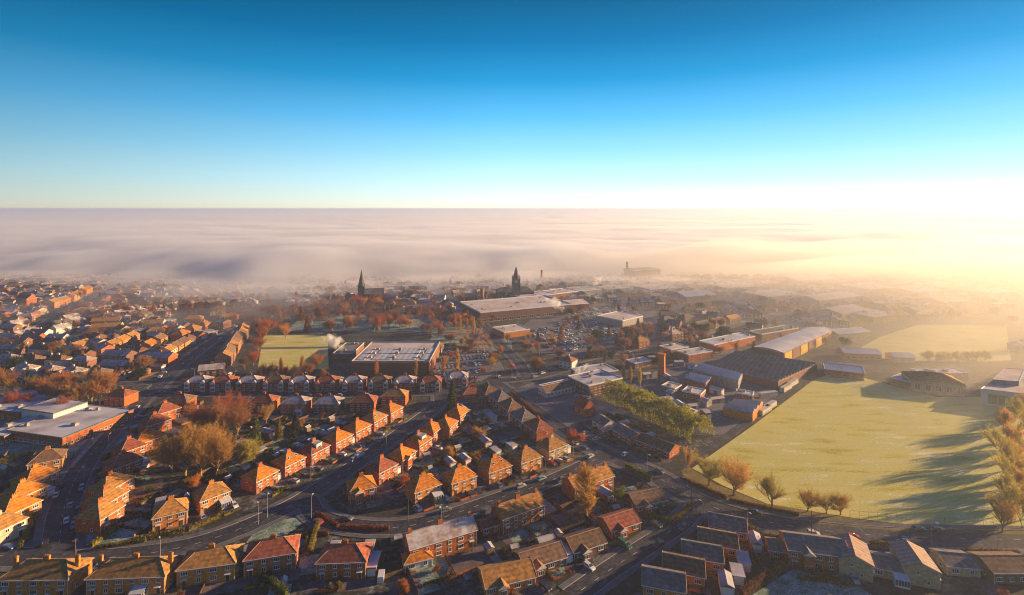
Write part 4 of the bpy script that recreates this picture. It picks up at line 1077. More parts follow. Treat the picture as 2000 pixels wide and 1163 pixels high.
# gabled bungalows right of the side road, gable ends to the right, stepping down to the bottom edge
GB = [((1392,1046),(1452,1058)), ((1367,1078),(1440,1092)), ((1332,1105),(1415,1120)), ((1292,1132),(1380,1150)), ((1240,1160),(1355,1182))]
for i, (a, b) in enumerate(GB):
    t = house(a, b, name='bungalow', kind='gable', w=11.5, d=8.5, h=3.0, rh=2.2, opt='', wall=BRICKO, roof=T_SLATE if i % 2 == 0 else T_BROWN,
              label=f'{ORD[i+1]} dark-roofed gabled bungalow from the top, right of the bottom side road', group='gabled bungalows right of the bottom side road')
    garden(t, f'{ORD[i+1]} gabled bungalow right of the side road', 2.5, 3, cars=0, sheds=1)
for i, (x, y) in enumerate([(1475,1068), (1452,1105), (1440,1130), (1418,1150)]):
    shed(G(x, y), -0.25, ['garage','flat','flat','garage'][i], f'{ORD[i+1]} pale garage from the top at the right ends of the gabled bungalows', wall=RENDER if i % 2 else BRICKO, s=1.1)
# the right bottom group
t = house((1548,1108),(1652,1122), name='detached_house', kind='gable', w=17, d=9.5, h=5.2, rh=2.3, opt='p', wall=BRICK, roof=T_SLATE, label='wide two-storey brick house with a slate-blue roof at the bottom right'); garden(t, 'the wide slate-roofed house', 5, 4, cars=0.2)
t = house((1508,1092),(1548,1098), name='house_annex', kind='gable', w=7, d=6.5, h=2.7, rh=1.6, opt='', wall=BRICK, roof=T_SLATE, label='low slate-roofed wing left of the wide two-storey house', cat='annex')
for i, (x, y, lb) in enumerate([(1697,1108,'pale gable-fronted house right of the wide slate-roofed house'), (1818,1120,'pale gable-fronted house near the middle of the right-hand field road')]):
    c = G(x, y+8); u = Vector((0.42, 0.91, 0)) if i == 0 else Vector((0.30, 0.95, 0))
    t = house(None, None, world=(c-u*5, c+u*5), name='detached_house', kind='gable', w=11, d=8.5, h=5.0, rh=1.9, opt='', wall=BUFF, roof=mat('pinkish_tan_roof_sheet', (0.50, 0.34, 0.25), 0.8, 0.15, 0.9, stripes=(0, 0.6, 0.3), frost=0.15), label=lb, group='pale gable-fronted houses by the field road')
for a, b, lb in (((1716,1128),(1752,1136),'low dark-roofed wing with a conservatory right of the first gable-fronted house'), ((1850,1124),(1915,1130),'low dark-roofed bungalow wing right of the second gable-fronted house')):
    house(a, b, name='bungalow', kind='gable', w=9, d=8, h=2.8, rh=1.7, opt='v' if a[0] < 1800 else '', wall=BUFF, roof=T_SLATE, label=lb)
t = house((1945,1142),(2030,1142), name='detached_house', kind='gable', w=14, d=9, h=3.4, rh=2.0, opt='', wall=BRICKD, roof=T_BROWN, label='dark house cut by the bottom-right corner of the picture')
# bungalows on the right of the diagonal road
for i, (a, b, w, rf, wl, lb) in enumerate([
        ((1155,830),(1180,846),9,T_SLATE,RENDER,'white-walled bungalow beside the red-roofed chapel, right of the diagonal road'),
        ((1196,850),(1232,872),13,T_SLATE,BRICK,'slate-roofed bungalow below the white-walled one, right of the diagonal road'),
        ((1245,872),(1305,896),17,T_BROWN,BRICK,'long brown-roofed bungalow at the big junction corner')]):
    t = house(a, b, name='bungalow', kind='gable', w=w, d=8.5, h=2.8, rh=2.2, opt='', wall=wl, roof=rf, lod=0 if i else 1, label=lb)
    garden(t, ['the white-walled bungalow','the slate-roofed bungalow','the junction bungalow'][i], 4, 8, cars=0.3, sheds=2)
t = house((1117,800),(1145,818), name='chapel', kind='gable', w=9, d=7, h=4.0, rh=4.2, opt='', wall=BRICK, roof=mat('deep_red_steep_tile', (0.34, 0.06, 0.05), 0.85, 0.15, 0.9, stripes=(2, 1.6, 0.2)), lod=1, label='small steep-roofed deep red chapel by the car park of the school offices', cat='chapel')
# odd houses between the rows
for a, b, w, rf, wl, lb in [
        ((200,792),(246,795),13,T_RED,BRICK,'hipped semi at the right end of the left wood'),
        ((1088,718),(1120,724),10,T_RED,RENDER,'white house with a red roof beside the big supermarket car park'),
        ((1148,700),(1190,698),12,T_BROWN,BRICK,'brown house with bushes below the supermarket car park'),
        ((1238,684),(1278,676),12,T_TAN,BRICK,'tan-roofed house at the car park corner right of the bushes'),
        ((905,790),(945,786),12,T_RED,BRICK,'red-roofed house at the crossing street beside the tall dark conifer')]:
    t = house(a, b, w=w, d=9, h=5.2, rh=2.8, opt='c', wall=wl, roof=rf, lod=1, label=lb)
t = house((262,1068),(262,1068), world=(Vector((-900,900,0)), Vector((-890,900,0)))) if False else None
def flush_gardens():
    for k, m, nm in (('lawn', M_LAWN, 'lawn'), ('drive', M_DRIVE, 'driveway')):
        V, F = GARDEN_V[k]
        if V: mesh_obj(nm, V, F, m, kind='structure')
# ------------------------------------------------------------------ large and special buildings
def big(p1, p2, d, h, name, label, cat, wall=None, roof=None, kind='flat', rh=1.5, wins=0, winh=1.3, winw=1.6, units=0, parapet=0.5, group=None, storeys=1, occ=True, wz=1.0, lines=0, u=None, w=None, fas=None):
    wall = wall or BRICKD; roof = roof or FLATROOF
    A, B = G(*p1), G(*p2); U = B-A; L = U.length; U.normalize()
    if u is not None: U = Vector((u[0], u[1], 0)).normalized()
    w = w or L; rz = math.atan2(U.y, U.x); c = (A+B)/2 + Vector((-U.y, U.x, 0))*d/2 if u is None else A + U*w/2 + Vector((-U.y, U.x, 0))*d/2
    t = empty(name, (c.x, c.y, 0), rz)
    part(MB().box(-w/2, w/2, -d/2, d/2, -0.3, h), 'wall', [wall], t)
    if kind == 'flat':
        r = part(MB().box(-w/2+0.25, w/2-0.25, -d/2+0.25, d/2-0.25, h-0.1, h+0.12), 'roof', [roof], t)
        if parapet:
            a = MB(); z0, z1 = h-0.25, h+parapet
            a.box(-w/2-.12, w/2+.12, -d/2-.12, -d/2+.25, z0, z1); a.box(-w/2-.12, w/2+.12, d/2-.25, d/2+.12, z0, z1)
            a.box(-w/2-.12, -w/2+.25, -d/2+.25, d/2-.25, z0, z1); a.box(w/2-.25, w/2+.12, -d/2+.25, d/2-.25, z0, z1)
            part(a, 'parapet', [fas or WHITE], t)
        rg2 = random.Random(int(w*10+d))
        for k in range(units):
            x, y = rg2.uniform(-w/2+2, w/2-2), rg2.uniform(-d/2+2, d/2-2); s = rg2.uniform(0.7, 1.6)
            a = MB().box(-s, s, -s*.7, s*.7, 0, 1.1); a.box(-s*.7, s*.7, -s*.5, s*.5, 1.1, 1.3)
            part(a, 'roof_unit', [CONC], r, (x, y, h+0.12))
        if lines:
            for k in range(lines):
                x = -w/2 + w*(k+1)/(lines+1); part(MB().box(x-0.12, x+0.12, -d/2+.3, d/2-.3, h+0.12, h+0.4), 'roof_rib', [DARKR], r)
    elif kind == 'arch':
        n = 10; a = MB(); pr = [(-w/2-.4 + (w+.8)*k/n, h + rh*math.sin(math.pi*k/n)) for k in range(n+1)]; D = d/2+.4
        for k in range(n):
            (xa, za), (xb, zb) = pr[k], pr[k+1]; a.face([(xa,-D,za),(xb,-D,zb),(xb,D,zb),(xa,D,za)])
        a.face([(x,-D,z) for x, z in reversed(pr)], 1); a.face([(x,D,z) for x, z in pr], 1); a.face([(-w/2-.4,-D,h-.1),(-w/2-.4,D,h-.1),(w/2+.4,D,h-.1),(w/2+.4,-D,h-.1)])
        r = part(a, 'roof', [roof, wall], t)
    else:
        if d > w:
            r = part(roof_mesh(kind, d, w, h, rh, 0.4), 'roof', [roof, WHITE if kind == 'gable' else RIDGE, wall], t); r.rotation_euler = (0, 0, math.pi/2)
        else: r = part(roof_mesh(kind, w, d, h, rh, 0.4), 'roof', [roof, WHITE if kind == 'gable' else RIDGE, wall], t)
    for s in range(storeys):
        z = wz + s*3.2
        for k in range(wins): window(t, -w/2 + w*(k+0.5)/wins, -d/2, z, winw, winh, 0, 2)
        m = int(d/ max(2.5, w/max(wins, 1))) if wins else 0
        for k in range(m): window(t, w/2, -d/2 + d*(k+0.5)/m, z, winw, winh, math.pi/2, 2)
        for k in range(m): window(t, -w/2, -d/2 + d*(k+0.5)/m, z, winw, winh, -math.pi/2, 2)
    if occ: occupy(Vector((c.x, c.y, 0)), rz, w, d)
    t['_w'] = w; t['_d'] = d
    return tag(t, label, cat, group)

PALE = mat('pale_roof_sheet', (0.62, 0.52, 0.44), 0.7, 0.12, 0.1, frost=0.5, frost_scale=0.05)  # warm pale sheet with broad frost patches
SKYL = mat('rooflight_panel', (0.60, 0.58, 0.58), 0.4, 0.1, 0.2, stripes=(0, 0.28, 0.3))
# leisure hall in the park: pale roof with rooflight panels and a sunken left wing
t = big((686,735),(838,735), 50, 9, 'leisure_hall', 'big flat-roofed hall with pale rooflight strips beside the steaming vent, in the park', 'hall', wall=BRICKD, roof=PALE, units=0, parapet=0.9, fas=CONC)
ro = kids(t)[1]; W_, D_ = t['_w'], t['_d']
for k, (a, b) in enumerate(((-.46, -.36), (-.26, -.02), (.02, .30), (.38, .48))):
    for r2 in range(2):
        part(MB().box(W_*a, W_*b, D_*(-.40+.30*r2), D_*(-.13+.30*r2), 9.1, 9.45), 'rooflight', [SKYL], ro)
for k, x in enumerate((-.31, .0, .34)):
    for y in (-.3, -.1, .1): part(MB().box(W_*x-1, W_*x+1, D_*y-1.2, D_*y+1.2, 9.1, 10.4), 'roof_unit', [CONC], ro)
big((650,702),(688,702), 30, 4, 'hall_wing', 'low dark wing left of the big park hall under the steam plume', 'hall', wall=BRICKD, roof=DARKR, units=3, fas=PALE)
t = big((842,690),(862,690), 14, 3.5, 'pavilion', 'small cream pavilion with a hipped roof right of the big park hall', 'pavilion', wall=CREAM, roof=T_BROWN, kind='hip', rh=2, wins=4)
# supermarket and centre
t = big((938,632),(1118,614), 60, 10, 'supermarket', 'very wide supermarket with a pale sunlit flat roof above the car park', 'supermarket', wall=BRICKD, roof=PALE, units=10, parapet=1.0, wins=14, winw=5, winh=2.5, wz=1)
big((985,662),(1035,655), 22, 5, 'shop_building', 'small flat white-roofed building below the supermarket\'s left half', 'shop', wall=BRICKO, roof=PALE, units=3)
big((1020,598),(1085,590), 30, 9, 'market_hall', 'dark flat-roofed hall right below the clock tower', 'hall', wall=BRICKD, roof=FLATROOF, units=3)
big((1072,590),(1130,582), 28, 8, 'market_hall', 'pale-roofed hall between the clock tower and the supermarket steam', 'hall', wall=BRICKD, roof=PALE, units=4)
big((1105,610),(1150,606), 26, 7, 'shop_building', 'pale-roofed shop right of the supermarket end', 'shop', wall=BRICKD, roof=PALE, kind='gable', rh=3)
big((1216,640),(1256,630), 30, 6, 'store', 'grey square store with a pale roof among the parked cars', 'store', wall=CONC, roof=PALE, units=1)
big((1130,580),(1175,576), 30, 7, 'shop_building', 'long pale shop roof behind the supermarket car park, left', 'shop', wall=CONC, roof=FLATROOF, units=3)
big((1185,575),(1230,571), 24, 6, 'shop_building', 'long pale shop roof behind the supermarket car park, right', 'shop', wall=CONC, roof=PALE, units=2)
# yellow-clad warehouses and dark sawtooth works on the right
def quadb(pix, h, name, label, cat, wall, roof, ribs=0, kind='saw', rib_m=None, zp=None, rh=1.6, bays=0):
    """building over a ground quadrilateral given by pixels: near-left, near-right, far-right, far-left"""
    P = [G(*p, zp if zp is not None else h) for p in pix]
    for v in P: v.z = 0
    c = sum(P, Vector())/4; t = empty(name, (c.x, c.y, 0))
    q = [p-c for p in P]; a = MB()
    for i in range(4): a.face([(q[i].x,q[i].y,-.3),(q[(i+1)%4].x,q[(i+1)%4].y,-.3),(q[(i+1)%4].x,q[(i+1)%4].y,h),(q[i].x,q[i].y,h)])
    part(a, 'wall', [wall], t); r = MB()
    if kind == 'arch':
        n = 10
        for k in range(n):
            def pt(f, far): v = (q[3].lerp(q[2], f) if far else q[0].lerp(q[1], f)); return (v.x, v.y, h + 0.02 + rh*math.sin(math.pi*f))
            r.face([pt(k/n,0), pt((k+1)/n,0), pt((k+1)/n,1), pt(k/n,1)])
            for far in (0, 1):
                u0, u1 = pt(k/n,far), pt((k+1)/n,far); r.face([(u0[0],u0[1],h), (u1[0],u1[1],h), u1, u0] if not far else [(u1[0],u1[1],h), (u0[0],u0[1],h), u0, u1], 1)
        e0, e1 = q[1], q[2]; dr = (e1-e0).normalized(); nn = Vector((dr.y, -dr.x, 0))
        for k in range(bays):
            A0, A1 = e0.lerp(e1, (k+.06)/bays), e0.lerp(e1, (k+.94)/bays); b_ = MB()
            pts = [A0, A1, A1+nn*0.3, A0+nn*0.3]; b_.face([(v.x,v.y,.3) for v in pts]); b_.face([(v.x,v.y,h-.4) for v in pts])
            for a0, a1 in ((A1+nn*0.3, A0+nn*0.3), (A0+nn*.3, A0), (A1, A1+nn*.3)): b_.face([(a0.x,a0.y,.3),(a1.x,a1.y,.3),(a1.x,a1.y,h-.4),(a0.x,a0.y,h-.4)])
            part(b_, 'wall_bay', [YELLOWM if k % 2 == 0 else BRICKD], t)
    elif ribs:
        for k in range(ribs):
            t0, t1, tm = k/ribs, (k+1)/ribs, (k+.5)/ribs
            L0, R0, L1, R1, Lm, Rm = [q[0].lerp(q[3], t0), q[1].lerp(q[2], t0), q[0].lerp(q[3], t1), q[1].lerp(q[2], t1), q[0].lerp(q[3], tm), q[1].lerp(q[2], tm)]
            z = h+0.02; zz = h+1.6
            r.face([(L0.x,L0.y,z),(R0.x,R0.y,z),(Rm.x,Rm.y,zz),(Lm.x,Lm.y,zz)]); r.face([(Lm.x,Lm.y,zz),(Rm.x,Rm.y,zz),(R1.x,R1.y,z),(L1.x,L1.y,z)])
            r.face([(R0.x,R0.y,z),(R1.x,R1.y,z),(Rm.x,Rm.y,zz)], 1); r.face([(L1.x,L1.y,z),(L0.x,L0.y,z),(Lm.x,Lm.y,zz)], 1)
    else: r.face([(v.x, v.y, h+.02) for v in q])
    part(r, 'roof', [roof, wall], t); e = MB()
    for i in range(4): e.bar((q[i].x,q[i].y,h), (q[(i+1)%4].x,q[(i+1)%4].y,h), 0.22)
    part(e, 'roof_edge', [rib_m or CONC], t)
    wd = min((P[1]-P[0]).length, (P[3]-P[0]).length)
    for s in range(5):
        for k in range(5): v = P[0].lerp(P[1], (s+.5)/5).lerp(P[3].lerp(P[2], (s+.5)/5), (k+.5)/5); OCC.append((v.x, v.y, wd/7))
    return tag(t, label, cat)
quadb([(1472,678),(1531,690),(1630,645),(1583,639)], 7.5, 'warehouse', 'long curved grey-roofed warehouse with yellow bays on its right side', 'warehouse', BRICKD, METALR, kind='arch', rh=1.2, bays=7)
quadb([(1386,716),(1520,746),(1596,712),(1440,688)], 4.5, 'factory', 'broad grey factory with ribbed roof left of the frosted playing field', 'factory', BRICKD, DARKR, 14, rh=0.55)
quadb([(1352,722),(1442,745),(1450,732),(1372,712)], 6, 'tank_sheds', 'pale row of ridged sheds left of the dark ribbed factory', 'shed', CONC, METALR, 3, rh=1.5)
quadb([(1336,738),(1378,750),(1392,738),(1352,730)], 5, 'workshop', 'blue-white roofed workshop in the yard left of the dark factory', 'workshop', BRICKD, METALR, 2, rh=0.8)
quadb([(1412,796),(1470,808),(1490,786),(1436,782)], 4.5, 'workshop', 'low pale-roofed workshop at the bottom of the yard by the field fence', 'workshop', BRICKO, PALE, 3, rh=0.7)
for i, (x1,y1,x2,y2,d,h,rf,lb) in enumerate([
        (1332,778,1368,786,10,4,METALR,'frosted low unit in the yard, between green hedge and workshop'),
        (1292,765,1318,772,9,3.5,PALE,'pair of small frosted units at the yard\'s left end'), (1436,778,1470,784,7,3,METALR,'pale blue cabin in front of the dark factory'),
        (1310,700,1345,694,12,6,PALE,'pale-roofed block right of the tall brick stack'), (1345,708,1392,700,12,5,FLATROOF,'flat-roofed block with several roof levels right of the tall brick stack'),
        (1240,722,1272,716,9,4,METALR,'frosted white building left of the tall brick stack'), (1395,690,1475,672,14,6,METALR,'grey-roofed terrace of units in front of the long curved warehouse'),
        (1488,668,1560,655,12,6,T_SLATE,'slate-roofed long block behind the long curved warehouse')]):
    big((x1,y1),(x2,y2), d, h, 'industrial_unit', lb, 'industrial unit', wall=BRICKD if i % 2 else BRICK, roof=rf, units=2, wins=3)
for i, (x, y, an) in enumerate([(1500,775,0.3), (1494,806,0.72), (1504,797,0.72), (1535,762,0.72), (1548,752,0.72)]):
    p = G(x, y); t = empty('shipping_container', (p.x, p.y, 0.02), an)
    part(MB().box(-6, 6, -1.3, 1.3, 0.1, 2.7), 'body', [mat('white_container_steel', (0.62, 0.58, 0.50), 0.5, 0.1, 0.6, stripes=(0, 2.5, 0.25))], t); part(MB().box(6, 6.08, -1.2, 1.2, 0.2, 2.6), 'door', [CONC], t)
    tag(t, f'{ORD[i+1]} pale container from the left along the fence beside the dark factory', 'container', 'containers along the field fence')
# small units and lorries filling the yard
ru = random.Random(8)
for i, (x, y) in enumerate(sorted([(1300,745),(1318,752),(1300,790),(1325,800),(1352,800),(1378,792),(1400,786),(1345,815),(1380,815),(1400,770),(1385,760),(1310,775),(1262,738),(1275,705),(1325,716),(1350,720),(1420,790),(1455,778),(1395,812),(1365,830)])):
    p = G(x, y)
    if not free(p, 2.5): continue
    ku = globals().get('ku', 0) + 1; t = empty('yard_unit', (p.x, p.y, 0.03), ru.choice((0.2, 0.3, -0.9, 1.8))); w, d, h = ru.uniform(4, 9), ru.uniform(3, 6), ru.uniform(2.4, 4)
    part(MB().box(-w/2, w/2, -d/2, d/2, 0, h), 'wall', [ru.choice((BRICKD, CONC, RENDER, BLUEM))], t); part(roof_mesh('gable', w, d, h, .8, .2), 'roof', [ru.choice((METALR, PALE, FLATROOF)), CONC, CONC], t)
    part(MB().box(-1.2, 1.2, -d/2-.06, -d/2-.01, 0, 2.2), 'door', [ru.choice((WHITE, BLUEM))], t); OCC.append((p.x, p.y, 3.5))
    tag(t, f'{ORD[ku]} small pale-roofed unit from the left in the yard before the factory', 'unit', 'small units in the factory yard')
# school office group right of the diagonal road
big((1068,778),(1148,760), 9, 3.2, 'school_block', 'long single-storey white-gabled block with a row of windows by the office car park', 'school', wall=RENDER, roof=T_BROWN, kind='gable', rh=2.6, wins=12, winw=1.4)
big((1150,778),(1216,762), 20, 7, 'school_block', 'brick two-storey block with frosted flat roofs beside the tall green hedge', 'school', wall=BRICKD, roof=FLATROOF, units=5, wins=8, storeys=2)
big((1140,752),(1208,741), 16, 5.5, 'school_block', 'frosted flat-roofed block behind the office car park', 'school', wall=BRICKD, roof=FLATROOF, units=4, wins=6)
big((1062,768),(1130,752), 5, 3, 'school_block', 'narrow pale-roofed link behind the white-gabled block', 'school', wall=BRICKD, roof=PALE, units=0)
# big school at the left edge
big((12,862),(122,878), 34, 5, 'school', 'large flat frosted school roof at the left edge', 'school', wall=BRICK, roof=FLATROOF, units=4, wins=22, winw=1.5, parapet=0.35, fas=DARKR)
big((42,828),(104,838), 16, 7.5, 'school', 'taller frosted school block behind the large flat school', 'school', wall=RENDER, roof=FLATROOF, units=0, wins=8, parapet=0.3, fas=DARKR)
big((-60,812),(36,826), 26, 5, 'school', 'frosted low school wing cut by the left edge of the picture', 'school', wall=BRICK, roof=FLATROOF, units=3, wins=8, parapet=0.3, fas=DARKR)
big((-40,868),(8,872), 22, 4.5, 'school', 'lowest school wing at the left edge', 'school', wall=BRICK, roof=FLATROOF, units=2, wins=5, parapet=0.3, fas=DARKR)
# buildings round the playing field
big((1612,735),(1688,744), 17, 4.6, 'sports_hall', 'blue-grey roofed sports hall on the far side of the playing field', 'hall', wall=BRICKO, roof=METALR, kind='gable', rh=2.2, wins=5, winw=2.2)
big((1650,702),(1722,705), 13, 4.5, 'classroom_block', 'long blue-grey roofed block with orange doors behind the sports hall', 'school', wall=BRICKO, roof=METALR, kind='gable', rh=2.2, wins=6, winw=2.4)
big((1748,709),(1788,710), 11, 4, 'classroom_block', 'short blue-grey roofed block between the two frosted fields', 'school', wall=CREAM, roof=METALR, kind='gable', rh=1.8)
big((1782,766),(1886,776), 17, 7.0, 'school', 'old brick school with a big hipped roof at the top of the playing field', 'school', wall=BUFF, roof=T_TAN, kind='hip', rh=3.6, wins=5, winw=2.6, winh=3.4, wz=1.6)
big((1738,752),(1778,762), 18, 4.5, 'school_wing', 'pale flat wing left of the old hipped school', 'school', wall=BRICKO, roof=PALE, units=6, parapet=0.3)
big((1800,742),(1890,742), 9, 4, 'school_wing', 'low frosted wing behind the old hipped school', 'school', wall=BUFF, roof=FLATROOF, units=4)
mf = mat('white_frame_cladding', (0.66, 0.66, 0.68), 0.5, 0.05, 0.3)
t = quadb([(1916,760),(2020,772),(2020,745),(1948,738)], 8.5, 'school_block', 'modern white-framed block with dark yellow-green glazing at the right edge', 'school', mf, PALE, rib_m=mf)
A, B = G(1916,760,8.5), G(2020,772,8.5); A.z = B.z = 0; U = (B-A).normalized(); NN = Vector((U.y,-U.x,0)); q = MB()
for k in range(6):
    p0 = A + U*(3.0+4.4*k) + NN*0.12 - t.location; q = MB(); p1 = p0 + U*3.8
    q.face([(p0.x,p0.y,.8),(p1.x,p1.y,.8),(p1.x,p1.y,6.2),(p0.x,p0.y,6.2)]); part(q, 'window', [mat('yellow_green_glazing', (0.20, 0.22, 0.05), 0.2, 0.3, 0.4, spec=0.7)], t)
quadb([(1938,742),(1990,746),(2000,722),(1962,720)], 11, 'school_block', 'raised white roof block behind the modern right-edge building', 'school', BLUEM, PALE)
# towers
def tower_church():
    p = G(706, 589, 0); t = empty('church', (p.x, p.y, 0), 0.2)
    part(MB().box(-4,4,-4,4,0,18), 'tower', [STONE], t); a = MB()
    for k in range(8):
        t0, t1 = math.tau*k/8+.39, math.tau*(k+1)/8+.39; a.face([(math.cos(t0)*4.2,math.sin(t0)*4.2,18),(math.cos(t1)*4.2,math.sin(t1)*4.2,18),(0,0,38)])
    part(a, 'spire', [STONE], t)
    for x in (-3.6,3.6):
        for y in (-3.6,3.6): part(MB().bar((x,y,18),(x,y,22),0.6,0,4,0.02), 'pinnacle', [STONE], t)
    n = part(MB().box(4,26,-5,5,0,9), 'nave', [STONE], t); r = part(roof_mesh('gable', 22, 10, 9, 6, .4), 'roof', [T_SLATE, RIDGE, STONE], n); r.location = (15,0,0)
    for k in range(5): window(n, 7+k*4.2, -5, 3, 1.2, 3.6, 0, 2)
    tag(t, 'dark stone church with a slender spire rising above the park trees', 'church')
tower_church()
def clock_tower():
    p = G(1008, 592, 0); t = empty('town_hall', (p.x, p.y, 0), 0.1)
    part(MB().box(-4.2,4.2,-4.2,4.2,0,22), 'tower', [STONE], t); b = part(MB().box(-4.8,4.8,-4.8,4.8,22,23).box(-4.3,4.3,-4.3,4.3,23,28), 'belfry', [STONE], t)
    for s, rz in ((-1, 0), (1, math.pi/2)):
        a = MB(); n = 20; pts = [(math.cos(math.tau*k/n)*1.7, -4.42, 25.5+math.sin(math.tau*k/n)*1.7) for k in range(n)]; a.face(pts)
        a.box(-.1,.1,-4.5,-4.44,25.5,27,1); a.box(-.1,1.0,-4.5,-4.44,25.4,25.6,1); part(a, 'clock_face', [CREAM, DOORM], b, None, rz)
    for x in (-4,4):
        for y in (-4,4): part(MB().bar((x,y,28),(x,y,33),0.7,0,6,0.05), 'pinnacle', [STONE], t)
    a = MB(); m = [4.4, 3.6, 2.3, 1.9, 0.05]; z = [28, 31, 35, 37.5, 43]
    for j in range(4):
        for k in range(8):
            t0, t1 = math.tau*k/8+.39, math.tau*(k+1)/8+.39
            q = [(math.cos(t0)*m[j],math.sin(t0)*m[j],z[j]),(math.cos(t1)*m[j],math.sin(t1)*m[j],z[j]),(math.cos(t1)*m[j+1],math.sin(t1)*m[j+1],z[j+1]),(math.cos(t0)*m[j+1],math.sin(t0)*m[j+1],z[j+1])]; a.face(q)
    part(a, 'spire', [STONE], t)
    w = part(MB().box(-22,22,4.5,22,0,12), 'hall_range', [STONE], t); r = part(roof_mesh('hip', 44, 17.5, 12, 5, .4), 'roof', [T_SLATE, RIDGE, STONE], w); r.location = (0,13.2,0)
    for k in range(12): window(w, -20+k*3.6, 4.5, 6.5, 1.4, 2.6, 0, 2)
    OCC.append((p.x, p.y+8, 20)); tag(t, 'dark stone town hall with a tall domed clock tower', 'town hall')
clock_tower()
def stack(x, y, h, r, label, square=False, m=None):
    p = G(x, y); t = empty('industrial_chimney' , (p.x, p.y, 0), 0.3)
    a = MB().bar((0,0,0),(0,0,h), r, 0, 4 if square else 14, r*(0.95 if square else 0.7)); part(a, 'shaft', [m or BRICKD], t, smooth=False)
    part(MB().bar((0,0,h),(0,0,h+0.8), r*(1.12 if square else 0.85), 0, 4 if square else 14, r*(1.1 if square else 0.85)), 'cap', [m or BRICKD], t)
    tag(t, label, 'chimney')
stack(1292, 742, 16, 3.0, 'squat square red-brown brick stack left of the yard units', True, BRICK)
stack(1225, 545, 26, 2.4, 'tall slim mill chimney standing out against the fog')
stack(1058, 556, 20, 2.0, 'slim chimney in the haze right of the clock tower')
stack(942, 598, 19, 2.4, 'dark square chimney left of the clock tower', True)
big((1240,548),(1290,545), 30, 15, 'mill', 'dark flat mill block in the fog right of the slim mill chimney', 'mill', wall=BRICKD, roof=DARKR)

# smoke and steam
def plume(px, py, z, sx, sy, sz, dens, label, lean=0.0):
    p = G(px, py, z); bm = bmesh.new(); bmesh.ops.create_icosphere(bm, subdivisions=4, radius=1.0)
    for v in bm.verts:
        n = noise.noise(v.co*1.6 + Vector((px,0,0)))*0.45 + noise.noise(v.co*4 + Vector((px,5,0)))*0.2
        v.co *= 1+n; up = (v.co.z+1)/2; v.co.x = v.co.x*(0.35+0.75*up)*sx + lean*up*sz; v.co.y *= (0.35+0.75*up)*sy; v.co.z = (v.co.z+1)*sz/2
    me = bpy.data.meshes.new('steam_plume'); bm.to_mesh(me); bm.free()
    me.materials.append(vol_mat('steam', dens, (0.98, 0.97, 0.95), 0.3, 0.22, 0.42, 0.62)); o = bpy.data.objects.new('steam_plume', me); COL.objects.link(o); o.location = p
    tag(o, label, 'steam')
plume(668, 690, 9, 7, 5, 13, 0.5, 'billowing pale steam over the left end of the park hall', -0.6)
plume(655, 682, 11, 9, 5, 9, 0.16, 'thin steam drifting left of the park hall plume', -0.9)
plume(984, 582, 6, 4, 4, 13, 0.4, 'white steam rising left of the clock tower', 0.9)
plume(1098, 610, 10, 9, 6, 14, 0.25, 'sunlit steam over the right end of the supermarket roof', -0.8)
plume(1118, 736, 4, 4, 3, 9, 0.5, 'sunlit steam from the school block roof beside the crossing street', 1.2)
plume(955, 1005, 7.5, 2.2, 1.6, 2.6, 0.8, 'small steam puff at the chimney of the tan gabled terrace', -0.6)
plume(1160, 560, 8, 8, 6, 12, 0.2, 'faint sunlit steam behind the pale shop roofs', 0.6)
# ------------------------------------------------------------------ rows of houses in the middle and far distance
rf = random.Random(5)
NROW = [0]
def row(p0, p1, w, d, gap, where, kind='hip', h=5.2, rh=2.8, opt='c', walls=(BRICK, BRICKD), roofs=(T_FROST, T_BROWN, T_RED), noun='house', lod=2, face=0, jit=0.15, lab=None, name=None, gard=False, skipj=0.0, maxn=29):
    """houses side by side from p0 to p1 (pixels); face = turn of the fronts from the row's own line"""
    A, B = G(*p0), G(*p1); U = B-A; L = U.length; U.normalize(); n = int(L//(w+gap)); j = 0
    name = name or {'hip': 'semi_detached_house', 'gable': 'terraced_houses'}[kind]
    for k in range(min(n, maxn)):
        if rf.random() < skipj: continue
        c = A + U*((k+0.5)*L/n) + Vector((-U.y, U.x, 0))*rf.uniform(-1, 1)*jit*4
        a = rf.gauss(0, jit*0.12) + face; u = Matrix.Rotation(a, 3, 'Z') @ U
        t = house(None, None, world=(c-u*w/2, c+u*w/2), name=name, kind=kind, w=w, d=d, h=h, rh=rh, opt=opt, wall=rf.choice(walls), roof=rf.choice(roofs), lod=lod, check=True, label='x', group=f'{noun}s {where}')
        if t is None: continue
        j += 1; t['label'] = f'{ORD[j]} {noun} from the {"left" if abs(p1[0]-p0[0]) > 12 else "bottom"} {where}'
        if gard: garden(t, f'{ORD[j]} {noun} {where}', 5, 8, cars=0.25, sheds=1, bushes=1)
    return j
W1 = (BRICK, BRICKD, BRICKD, BRICKD, RENDER); RF = (T_FROST, T_BROWN, T_FROST, T_SLATE); RO = (T_TAN, T_ORANGE, T_TAN, T_BROWN)
